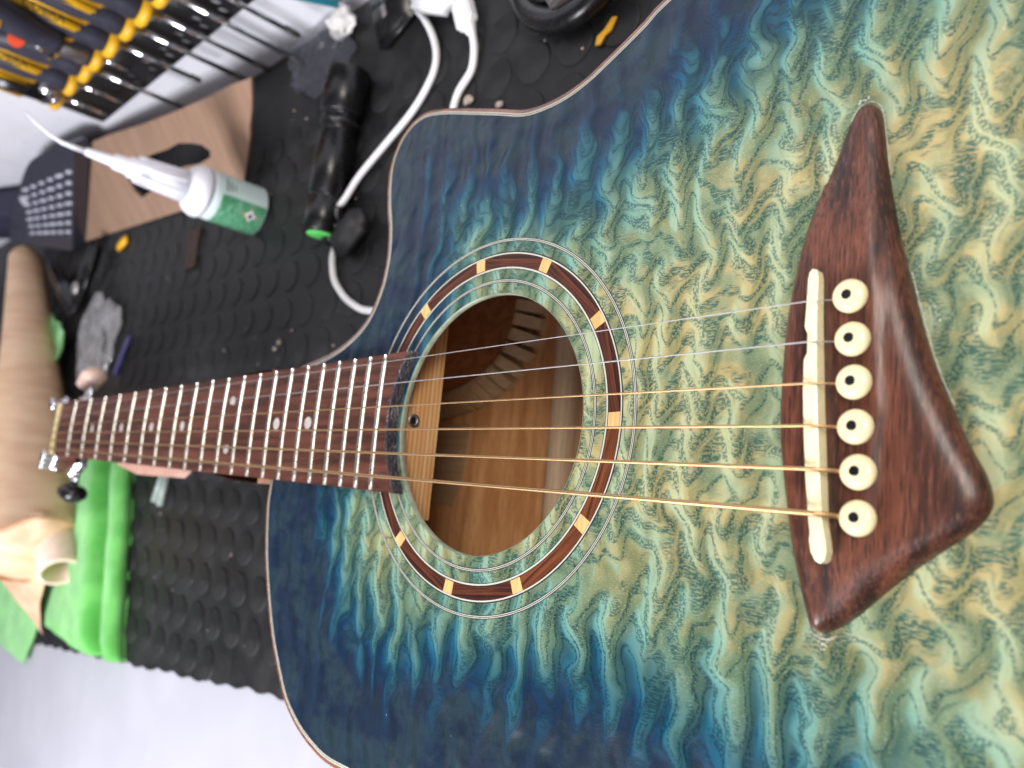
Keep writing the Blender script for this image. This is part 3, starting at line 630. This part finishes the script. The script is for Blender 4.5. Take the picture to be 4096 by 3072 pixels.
mk('handle', *obox((-122, 326, 66), (-0.12, 0, 1), 60, 13, 9, 3, (0, 1, 0)), M_blackp, t, True)
def text(s_, loc, size, ex, ey, mat, name, parent):
    cu = bpy.data.curves.new(name, 'FONT'); cu.body = s_; cu.size = size * S; cu.extrude = 0.00008; cu.align_x = 'CENTER'; cu.align_y = 'CENTER'
    o = bpy.data.objects.new(name, cu); COL.objects.link(o); ex = Vector(ex).normalized(); ey = Vector(ey).normalized(); ez = ex.cross(ey)
    me = bpy.data.meshes.new_from_object(o); bpy.data.objects.remove(o); me.transform(Matrix.Translation(Vector(loc) * S) @ Matrix((ex, ey, ez)).transposed().to_4x4())
    me.materials.clear(); me.materials.append(mat); o = bpy.data.objects.new(name, me); COL.objects.link(o); o.parent = parent; o.matrix_parent_inverse = parent.matrix_world.inverted(); return o

for k_, tx in ((2, 'COBRA'), (3, 'COBRA'), (5, 'COBRA')):
    t = grips[k_]; p0 = t.location / S; c, s_ = math.cos(-0.52), math.sin(-0.52)
    text(tx, (p0.x + c * 16.2, p0.y + s_ * 16.2, p0.z + 66), 9.5, (0, 0, -1), (-s_, c, 0), M_blackm, 'print', t)
rd = mk('red_dot', *lathe((14, 311, 92), (0.8, -0.6, 0), [(8, 6.5), (9.5, 5.5)], 20), plain('red_plastic', (0.70, 0.07, 0.02), 0.4, 0.05), bpy.data.objects['pliers'])

# ------------------------------------------------------------------ cardboard leaning on the wall
def cz(x, z): return 246.5 - 0.0771 * x + 1.38 * (z + 105)
card_o = [(-452, -104.5), (-323, -65), (-246, -44), (-192, -45.5), (-91, -50), (-10, -52.5), (57, -54), (103, -54), (136, -55.5), (127, -62), (116, -69), (103, -75), (95, -80), (70, -92), (50, -100.5), (40, -104.5), (-67, -104.5), (-249, -104.5)]
card_h = [Vector(p) for p in [(-144, -68), (-105, -67.5), (-67, -68.5), (-40, -68), (-13, -71), (5, -74), (16, -79), (10, -82), (-20, -83), (-56, -81), (-125, -86), (-187, -89), (-197, -83), (-200, -70), (-194, -66), (-170, -68.5)]]
cb = mk('cardboard_sheet', *slab(card_o, [card_h], lambda a, b: (a, cz(a, b), b), (0.2, -2.4, 1.8), 14), M_card)
tag(cb, 'brown cardboard piece with a long pointed cut-out leaning on the wall', 'cardboard')
yc = mk('yellow_clip', *obox((-269, 246, -101), (1, 0.3, 0), 26, 12, 6, 2), M_yellow, smooth=True); tag(yc, 'small yellow plastic clip under the cardboard edge', 'clip')

# ------------------------------------------------------------------ keypad label maker, navy case behind it
lm = thing('label_maker', (-430, 290, -105), 'dark grey keypad device with rows of pale keys beside the cardboard', 'label maker')
def lp(x, s_, h=0.0): c = math.sqrt(0.5); return (x, 275 + s_ * c - h * c, -105 + s_ * c + h * c)
body = [(-432, 2), (-330, 50), (-240, 94), (-236, 101), (-246, 106), (-330, 114), (-392, 113), (-500, 90), (-596, 65), (-610, 56), (-604, 47), (-520, 24), (-442, 3)]
bo = [Vector((p.x, p.y)) for p in catmull([(*p, 0) for p in body], 14)]
mk('body', *slab(bo, [], lambda a, b: lp(a, b), tuple(Vector(lp(0, 0, 20)) - Vector(lp(0, 0, 0))), 30), plain('grey_plastic', (0.030, 0.030, 0.045), 0.4, 0.1), lm)
M_key = plain('key_grey', (0.50, 0.50, 0.58), 0.4, 0.1)
for r in range(7):
    for c_ in range(6):
        u, v = r / 6, c_ / 5; x = (-439 + 154 * v) * (1 - u) + (-518 + 116 * v) * u; s_ = (94 - 14 * v) * (1 - u) + (46 - 22 * v) * u
        mk('key', *obox(lp(x, s_, 21), (1, -0.1, -0.1), 14 if (r + c_) % 4 else 20, 4.4, 2.5, 0.8, (0, -1, 1)), M_key, lm)
mk('round_key', *lathe(lp(-470, 84, 20), (0, -1, 1), [(0, 8), (2.5, 7)], 16), M_key, lm)
nv_ = mk('navy_case', *obox((-640, 345, -55), (1, -0.12, -0.28), 330, 60, 90, 12), plain('navy_fabric', (0.020, 0.020, 0.045), 0.7, 0.2)); tag(nv_, 'dark navy case at the far left against the wall', 'case')

# ------------------------------------------------------------------ glue bottle with long fine tip, standing on the mat
gb = thing('glue_bottle', (80, 213, -104), 'clear glue bottle with green label and long white nozzle standing on the mat', 'glue bottle')
M_bott = plain('bottle_frosted', (0.72, 0.80, 0.82), 0.3, 0.03, sub=0.3); M_noz = plain('white_nozzle', (0.84, 0.84, 0.92), 0.4, 0.03, sub=0.2)
bx, by = 80.0, 213.0
mk('body', *lathe((bx, by, -104), (0, 0, 1), [(0, 17), (2, 20.5), (5, 21.6), (46, 21.6), (50, 21.2), (55, 19.5), (58, 15), (60, 11)], 48), M_bott, gb, True)
def patch(a0, a1, z0, z1, r, mat, name, lab=None, n=24, tilt=0):
    V = []; F = []
    for i in range(n + 1):
        a = a0 + (a1 - a0) * i / n; V += [(bx + r * math.cos(a), by + r * math.sin(a), z0), (bx + r * math.cos(a), by + r * math.sin(a), z1)]
    F = [(2 * i, 2 * i + 2, 2 * i + 3, 2 * i + 1) for i in range(n)]; return mk(name, V, F, mat, gb, True)
M_lg = M('label_green'); _v = M_lg.obj(); _n = M_lg.noise(M_lg.vec(_v, (1 / 6, 1 / 6, 1 / .7)), 1, 3, 0.7)
M_lg = M_lg.set(M_lg.mix(M_lg.mr(_n, 0.45, 0.65), (0.030, 0.22, 0.085), (0.30, 0.55, 0.40)), 0.4)
# the camera sees the bottle from +x, -y: label centred there
patch(-2.6, 1.3, -101, -57, 21.75, M_label, 'label'); patch(-2.4, -0.12, -100.5, -60, 21.9, M_lg, 'green_panel')
dm = [(-0.62, 5.6), (-0.36, 0), (-0.62, -5.6), (-0.88, 0)]
def dia(k, r): return [(bx + r * math.cos(-0.62 + (a + 0.62) * k), by + r * math.sin(-0.62 + (a + 0.62) * k), -88 + z * k) for a, z in dm]
hz = mk('hazard_diamond', dia(1.15, 22.05), [(0, 1, 2, 3)], plain('hazard_red', (0.70, 0.16, 0.10), 0.4, 0.05), gb)
mk('white_field', dia(0.86, 22.15), [(0, 1, 2, 3)], M_whitep, hz); mk('mark', [(bx + 22.3 * math.cos(-0.62 + a), by + 22.3 * math.sin(-0.62 + a), -88 + z) for a, z in [(-0.10, -1.5), (0.09, -2), (0.05, 1.5), (-0.03, 2.2), (-0.12, 0.6)]], [(0, 1, 2, 3, 4)], M_blackp, hz)
for k in range(3):
    z = -64 - 3.5 * k
    patch(0.02 + 0.05 * k, 0.62 - 0.1 * k, z, z + 1.2, 21.95, M_blackm if k < 2 else M_lg, 'print_line')
mk('shoulder_cap', *lathe((bx, by, -52), (0, 0, 1), [(0, 21.9), (3, 22.6), (7, 22.4), (12, 20), (16, 14.5), (17, 12)], 40), M_noz, gb, True)
mk('nozzle', *lathe((bx, by, -36), (0, 0, 1), [(0, 13.6), (14, 12.6), (30, 11.2), (31, 9.6), (46, 8.8), (47, 7.2), (58, 6.3), (59, 4.6), (78, 3.2), (80, 2.0)], 32), M_noz, gb, True)
for k in range(8):
    a = k * math.pi / 4; c, s_ = math.cos(a), math.sin(a)
    mk('nozzle_rib', *obox((bx + c * 11.6, by + s_ * 11.6, -14), (-c * 0.06, -s_ * 0.06, 1), 36, 1.6, 3.0, 0.4, (c, s_, 0)), M_noz, gb)
mk('fine_tip', *tube(catmull([(bx, by, 40), (bx, by, 52), (bx - 1.5, by + 2, 62), (bx - 7, by + 9, 74), (bx - 16, by + 20, 86)], 2, False), [2.0] * 4 + [1.3] * 10 + [0.9] * 60, 8) if False else tube([(bx, by, 42), (bx, by, 52), (bx - 1.5, by + 1, 60), (bx - 5, by + 5, 68), (bx - 10, by + 12, 77), (bx - 15, by + 20, 85)], [2.2, 1.9, 1.6, 1.3, 1.1, 0.9], 10), M_noz, gb, True)

# ------------------------------------------------------------------ torch with green cap
fl_ = thing('torch', (224, 220, -105), 'black metal torch with bright green end cap lying by the cables', 'torch')
ax = Vector((229.2 - 220.3, 284.2 - 160, 0)).normalized(); b0 = Vector((221.5, 160, -89.0)); M_torch = plain('torch_anodised', (0.004, 0.004, 0.0045), 0.3, 0.2)
mk('barrel', *lathe(b0, ax, [(0, 12.0), (1, 14.0), (26, 14.2), (27, 13.2), (30, 13.2), (31, 14.6), (78, 15.0), (79, 13.6), (84, 13.6), (85, 15.2), (90, 15.2), (91, 14.0), (95, 14.0), (97, 16.6), (112, 17.4), (130, 17.6), (131, 16.2)], 40), M_torch, fl_, True)
mk('end_cap', *lathe(b0 - ax * 1.6, ax, [(0, 8.5), (0.8, 10.8), (1.8, 11.4)], 32), M_glow, fl_, True)
for k in (86, 95): mk('ring', *lathe(b0 + ax * k, ax, [(0, 14.6), (0.4, 15.6), (2.4, 15.6), (2.8, 14.6)], 32), plain('gunmetal', (0.06, 0.06, 0.065), 0.25, 0.1, metal=0.8), fl_, True)
mk('pocket_clip', *obox(b0 + ax * 60 + Vector((-10.4, 0.6, 10.6)), ax, 60, 5, 1.2, 0.4, (-0.7, 0, 0.7)), M_blackp, fl_)

# ------------------------------------------------------------------ white cables, adapter, plug
c1 = thing('usb_cable', (300, 240, -103), 'long white cable looping past the torch and under the guitar', 'cable', 'white cables on the mat')
P1 = [(262, 372, -98), (285.7, 335.5, -99), (307.8, 310.1, -100), (321.4, 287.1, -101), (325.2, 268.7, -101), (317.8, 254.1, -101), (302.7, 239.7, -101), (277.0, 223.0, -100), (252, 203.2, -97), (240, 186, -94), (233.5, 176, -90)]
mk('cord', *tube(catmull(P1, 3, False), 2.55, 14), M_whitep, c1, True)
P2 = [(222.5, 156, -101.5), (221.2, 149, -101.5), (222.5, 141, -101), (229, 126, -101), (243.5, 112.6, -101), (258, 104, -101), (275, 97.5, -101), (300, 95, -101), (330, 97, -101)]
mk('cord', *tube(catmull(P2, 3, False), 2.55, 14), M_whitep, c1, True)
sp = mk('cable_socket', *lathe((237, 181, -91), (-0.45, -0.75, -0.25), [(0, 3.4), (1, 4.6), (12, 5.4), (13, 8.5), (30, 9.0), (31, 7)], 24), M_blackp, smooth=True)
tag(sp, 'black round plug the white cable runs into beside the torch', 'plug')
bl = mk('black_charger', *obox((250, 158, -96), (0.8, 0.6, 0), 38, 24, 16, 5), M_blackm, smooth=True); tag(bl, 'small glossy black charger block between torch and guitar', 'charger')
c2 = thing('usb_cable', (360, 260, -103), 'short white cable with square plug running under the guitar edge', 'cable', 'white cables on the mat')
P3 = [(364.8, 281, -97), (367.6, 270, -98), (368.5, 262, -99), (365.2, 250.6, -101), (355, 239.9, -101), (350.7, 228.4, -101), (351.0, 212, -101), (356, 190, -101), (368, 160, -101)]
mk('cord', *tube(catmull(P3, 3, False), 2.6, 14), M_whitep, c2, True)
mk('plug', *obox((358.6, 291.5, -95.5), (0.42, -1, 0), 21, 15.5, 8.5, 1.6), M_whitep, c2)
mk('strain_relief', *lathe((362.6, 283.5, -96), (0.36, -1, -0.15), [(0, 5.0), (2, 4.9), (8, 3.6), (9, 2.6)], 20), M_whitep, c2, True)
mk('contact', *obox((354.0, 303.2, -95.5), (0.42, -1, 0), 5, 12, 4.5, 0.3), M_chrome, c2)
ad = mk('power_adapter', *obox((334, 335, -93), (0.87, -0.42, 0), 50, 62, 22, 6.5), M_whitep, smooth=True); tag(ad, 'white rounded power adapter at the top edge with a cable plugged in', 'power adapter')
ad['kind'] = 'thing'

# ------------------------------------------------------------------ dark gear near the top of the bench
dv = thing('black_device', (262, 345, -105), 'flat black handset with a small silver button near the wall', 'handset')
mk('body', *obox((262, 350, -99), (0.42, -0.9, 0), 84, 48, 11, 4), M_blackp, dv, True)
mk('button', *obox((262, 333, -93.2), (0.42, -0.9, 0), 12, 5, 1.6, 0.6), M_steel, dv)
hp = thing('headphones', (450, 270, -105), 'black headphones with a padded headband, half hidden above the cutaway', 'headphones')
arc = [(398 + 0, 330, -96), (405, 300, -96), (414, 278, -96), (426, 262, -96), (446, 251, -96), (468, 250, -95), (490, 262, -94), (506, 285, -92)]
mk('headband', *tube(catmull(arc, 4, False), 8.0, 18), M_blackp, hp, True)
mk('ear_pad', *lathe((440, 292, -104), (0, 0, 1), [(0, 22), (4, 26), (12, 26), (17, 21), (18, 10)], 36), M_blackm, hp, True)
mk('ear_pad', *lathe((515, 310, -104), (0, 0, 1), [(0, 26), (5, 30), (14, 30), (19, 24), (20, 10)], 36), M_blackm, hp, True)
mk('hinge', *obox((452, 262, -90), (0.8, 0.5, 0), 17, 13, 9, 2), plain('smoke_plastic', (0.09, 0.08, 0.08), 0.15, 0.2), hp)
ys = mk('yellow_scrap', *slab([(470, 229.5), (474, 228.6), (477, 233), (481, 234.5), (484.5, 241.5), (481, 242.5), (476, 237), (471, 234.5)], [], lambda a, b: (a, b, -103.6), (0.6, -0.2, 1.4), 4), plain('amber_plastic', (0.70, 0.36, 0.02), 0.35, 0.1)); tag(ys, 'amber plastic scrap on the mat by the upper cutaway', 'scrap')
def crumple(name, c, sx, sy, sz, mat, seed, label, cat, sub=3, amp=0.5, up=0):
    bm = bmesh.new(); bmesh.ops.create_icosphere(bm, subdivisions=sub, radius=1)
    V = []
    for v in bm.verts:
        p = v.co.copy(); q = 1 + amp * (noise.noise(p * 1.6 + Vector((seed, 0, 0))) + 0.6 * abs(noise.noise(p * 3.7 + Vector((0, seed, 0)))))
        p = Vector((p.x * sx * q, p.y * sy * q, max(-sz * 0.55, p.z * sz * q))); V.append(p + Vector(c))
    bm.verts.index_update(); F = [tuple(x.index for x in f.verts) for f in bm.faces]; bm.free()
    o = mk(name, V, F, mat, smooth=False); return tag(o, label, cat)
crumple('clear_bag', (160, 334, -98), 44, 26, 9, plain('clear_bag_film', (0.10, 0.10, 0.13), 0.16, 0.2, alpha=0.28), 3, 'crumpled clear plastic bag on the mat below the wall', 'plastic bag', 4, 0.6)
crumple('paper_tissue', (196, 351, -97), 15, 11, 9, plain('tissue', (0.72, 0.70, 0.68), 0.8, 0.05), 8, 'small crumpled white tissue where wall meets mat', 'tissue', 3, 0.5)
tb = mk('teal_stick', *tube([(150, 368, -30), (195, 366, -92)], 3.2, 12), plain('teal_plastic', (0.01, 0.20, 0.26), 0.35, 0.05), smooth=True); tag(tb, 'thin teal stick leaning on the wall at the top edge', 'stick')

# ------------------------------------------------------------------ folded green cloth under the headstock
gc = thing('green_cloth', (-180, -60, -105), 'bright green microfibre cloth folded under the headstock and paper roll', 'cloth')
prof = [(-330, -104.5), (-30, -104.5), (-6, -103.5), (1, -98), (-2, -90), (-10, -86), (-20, -87), (-26, -94), (-28.5, -97), (-30, -90), (-33, -80), (-42, -74), (-70, -74), (-120, -78), (-200, -86), (-330, -95)]
pc = [p for p in catmull([(a, 0, b) for a, b in prof], 4)]
ny = 44; V = []; F = []; m = len(pc)
for j in range(ny + 1):
    y = 6 - (6 + 208) * j / ny; e = min(1, (ny - j) / 3, 1)
    for i, p in enumerate(pc):
        x = -86 + p.x - 0.30 * (y + 130) + 5 * noise.noise(Vector((y * 0.02, p.z * 0.02, 1))) * (1 if p.x > -250 else 0)
        z = p.z if p.z < -103 else -104.5 + (p.z + 104.5) * (0.78 + 0.22 * e) * (1.0 + 0.07 * noise.noise(Vector((p.x * 0.015, y * 0.02, 4)))) + 0.8 * noise.noise(Vector((p.x * 0.05, y * 0.03, 7)))
        z -= 0.30 * max(0, y - 20) * max(0, (p.z + 104.5) / 55); V.append((x, y + 2 * noise.noise(Vector((p.x * 0.03, 0, j * 0.01))), max(z, -104.6)))
for j in range(ny):
    for i in range(m): a = j * m + i; b = j * m + (i + 1) % m; F.append((a, b, b + m, a + m))
F += [tuple(range(m - 1, -1, -1)), tuple(ny * m + k for k in range(m))]
mk('folded_body', V, F, M_green, gc, True)
def sheet(name, quad, mat, parent, nx=24, ny=24, amp=4.0, seed=0.0, th=1.5):
    a, b, c, d = [Vector(p) for p in quad]; V = []; F = []
    for j in range(ny + 1):
        for i in range(nx + 1):
            u, v = i / nx, j / ny; p = (a * (1 - u) + b * u) * (1 - v) + (d * (1 - u) + c * u) * v
            V.append(p + Vector((0, 0, amp * noise.noise(Vector((p.x * 0.025 + seed, p.y * 0.025, 0))) + amp)))
    k = len(V); V += [p + Vector((0, 0, -th)) for p in V]
    for j in range(ny):
        for i in range(nx): q = j * (nx + 1) + i; F += [(q, q + 1, q + nx + 2, q + nx + 1), (k + q, k + q + nx + 1, k + q + nx + 2, k + q + 1)]
    return mk(name, V, F, mat, parent, True)
sheet('cloth_corner', [(-560, 205, -96), (-360, 138, -92), (-430, 60, -92), (-620, 60, -96)], M_green, gc, amp=9, seed=3)
sheet('trailing_edge', [(-560, -180, -103), (-330, -205, -103), (-360, -268, -104), (-560, -262, -104)], M_green, gc, amp=3, seed=6)

# ------------------------------------------------------------------ roll of brown paper
kr = thing('paper_roll', (-380, 60, -100), 'loose roll of brown kraft paper lying behind the headstock', 'paper roll')
T_ = Vector((-600, 272, -73)); B_ = Vector((-205, -121, -50)); axr = (B_ - T_).normalized(); Lr = (B_ - T_).length; _, u_, v_ = frame(axr)
V = []; F = []; na, nl = 60, 24
for j in range(nl + 1):
    q = j / nl
    for i in range(na + 1):
        a = 2 * math.pi * 1.35 * i / na; r = 21.0 + 3.0 * i / na + 30.0 * q ** 1.2 + 0.8 * noise.noise(Vector((a, q * 5, 2)))
        e = 6 * noise.noise(Vector((a * 0.7, q, 9))) if j in (0, nl) else 0
        V.append(T_ + axr * (Lr * q + e) + (u_ * math.cos(a) + v_ * math.sin(a)) * r)
for j in range(nl):
    for i in range(na): a = j * (na + 1) + i; F.append((a, a + 1, a + na + 2, a + na + 1))
mk('wound_paper', V, F, M_kraft, kr, True)
V, F = lathe(T_, axr, [(Lr - 9, 52), (Lr - 2, 47), (Lr + 4, 38), (Lr + 9, 26), (Lr + 11, 12), (Lr + 10, 3)], 40); V = [p + Vector((1, 0.6, 1)) * (7 * noise.noise(p * 0.035) + 3 * noise.noise(p * 0.11)) for p in V]; mk('folded_end', V, F, M_kraft, kr, True)
T2 = Vector((-420, 114, -74)); B2 = Vector((-169, -133, -65)); T_, axr, Lr = T2, (B2 - T2).normalized(), (B2 - T2).length
prf = [(Lr - 60, 21.0), (Lr + 5, 21.0), (Lr + 6, 20.2), (Lr + 6, 17.4), (Lr + 5, 16.8), (Lr - 120, 16.8)]
V, F = lathe(T_, axr, prf, 40); F = F[:-2]
mk('core_tube', V, F, plain('core_board', (0.80, 0.60, 0.48), 0.6, 0.08), kr, True)
q4 = [Vector(p) for p in ((-350, -110, -36), (-200, -150, -62), (-285, -226, -98), (-400, -205, -98))]; V = []; F = []; nx_, ny_ = 16, 16
for j in range(ny_ + 1):
    for i in range(nx_ + 1):
        a, b = i / nx_, j / ny_; p = (q4[0] * (1 - a) + q4[1] * a) * (1 - b) + (q4[3] * (1 - a) + q4[2] * a) * b
        V.append(p + Vector((0, 0, 12 * math.sin(math.pi * b) * (1 - a * 0.5) + 4 * noise.noise(Vector((a * 3, b * 3, 0))))))
for j in range(ny_):
    for i in range(nx_): a = j * (nx_ + 1) + i; F.append((a, a + 1, a + nx_ + 2, a + nx_ + 1))
mk('loose_flap', V, F, M_kraft, kr, True)

# ------------------------------------------------------------------ small things round the headstock
cl = thing('spring_clamp', (-400, 195, -100), 'glossy black spring clamp lying between paper roll and plastic bag', 'clamp')
mk('jaw', *obox((-430, 205, -88), (1, -0.55, 0), 150, 26, 16, 6), M_blackp, cl, True); mk('jaw', *obox((-352, 212, -90), (0.5, 1, 0), 95, 22, 14, 5), M_blackp, cl, True)
mk('pivot', *lathe((-352, 195, -84), (0, 0, 1), [(0, 9), (5, 8.5), (7, 5)], 20), M_steel, cl, True)
crumple('grey_bag', (-285, 130, -96), 52, 50, 12, plain('grey_bag_film', (0.34, 0.33, 0.34), 0.15, 0.3, alpha=0.5), 5, 'crumpled grey plastic bag behind the upper tuners', 'plastic bag', 4, 0.45)
pe = mk('pen', *tube([(-189, 121, -100.5), (-217, 80, -101.2)], 2.4, 12), plain('violet_plastic', (0.09, 0.08, 0.25), 0.4, 0.1), smooth=True); tag(pe, 'slim violet pen on the mat above the neck', 'pen')
for k, (a, b) in enumerate((((-28, -28, -98), (-44, -55, -100)), ((-18, -29, -98), (-30, -58, -100)))):
    o = mk('glass_rod', *tube([a, b], 3.2, 12), plain('glassy_grey_%d' % k, (0.38, 0.45, 0.40), 0.2, 0.05, alpha=0.75), smooth=True)
    tag(o, ('short clear rod on the mat below the neck, left one of two', 'short clear rod on the mat below the neck, right one of two')[k], 'rod', 'clear rods below the neck')
ws = mk('wood_strip', *slab([(58, -20), (60, -25.6), (104, -31.6), (176, -31.4), (184, -27.5), (190, -20), (190, 22), (58, 22)], [], lambda a, b: (a, b, -26), (0, 0, -7), 12), plain('pale_pink_wood', (0.62, 0.38, 0.30), 0.5, 0.08, 0.1)); tag(ws, 'pale wooden strip under the neck near the headstock', 'wood strip')
bs = mk('wood_offcut', *box(-66, -40, 180, 222, -104, -101), plain('dark_offcut', (0.035, 0.018, 0.008), 0.6, 0.2)); tag(bs, 'dark brown wood offcut on the mat below the cardboard', 'offcut')
# crumbs, chips and sawdust on the mat
random.seed(11); parts = []
for _ in range(100):
    x, y = random.uniform(-200, 480), random.uniform(-170, 300)
    if 380 < x and -140 < y < 140: continue
    s_ = random.choice((0.4, 0.5, 0.6, 0.8, 1.2)); zc = -103.7
    pts = [(x + s_ * random.uniform(.4, 1.4) * math.cos(t), y + s_ * random.uniform(.4, 1.4) * math.sin(t), zc) for t in np.linspace(0, 6.28, 6)[:-1]]
    parts.append((pts + [(x, y, zc + s_ * 0.9)], [(k, (k + 1) % 5, 5) for k in range(5)]))
o = mk('sawdust', *join(*parts), plain('wood_crumbs', (0.40, 0.32, 0.27), 0.7, 0.2)); o['kind'] = 'stuff'; o['label'] = 'pale wood crumbs and sawdust scattered over the black mat'
for k, (x, y, s_) in enumerate(((153, 85, 3.0), (147, 80, 2.6), (363, 231, 4.2), (381, 213, 4.8), (394, 218, 3.0))):
    o = crumple('wood_chip', (x, y, -102.8), s_, s_ * 0.7, s_ * 0.5, plain('chip_%d' % k, (0.42, 0.33, 0.28), 0.6, 0.2), k, ('pinkish wood chip nearest the cutaway, right one of a pair', 'pinkish wood chip left one of a pair above the neck', 'round pale chip on the mat above the cutaway edge', 'long pale chip on a stud above the cutaway edge', 'tiny pale chip right of the long one above the cutaway')[k], 'wood chip', 2, 0.4)
    o['group'] = 'larger wood chips on the mat'
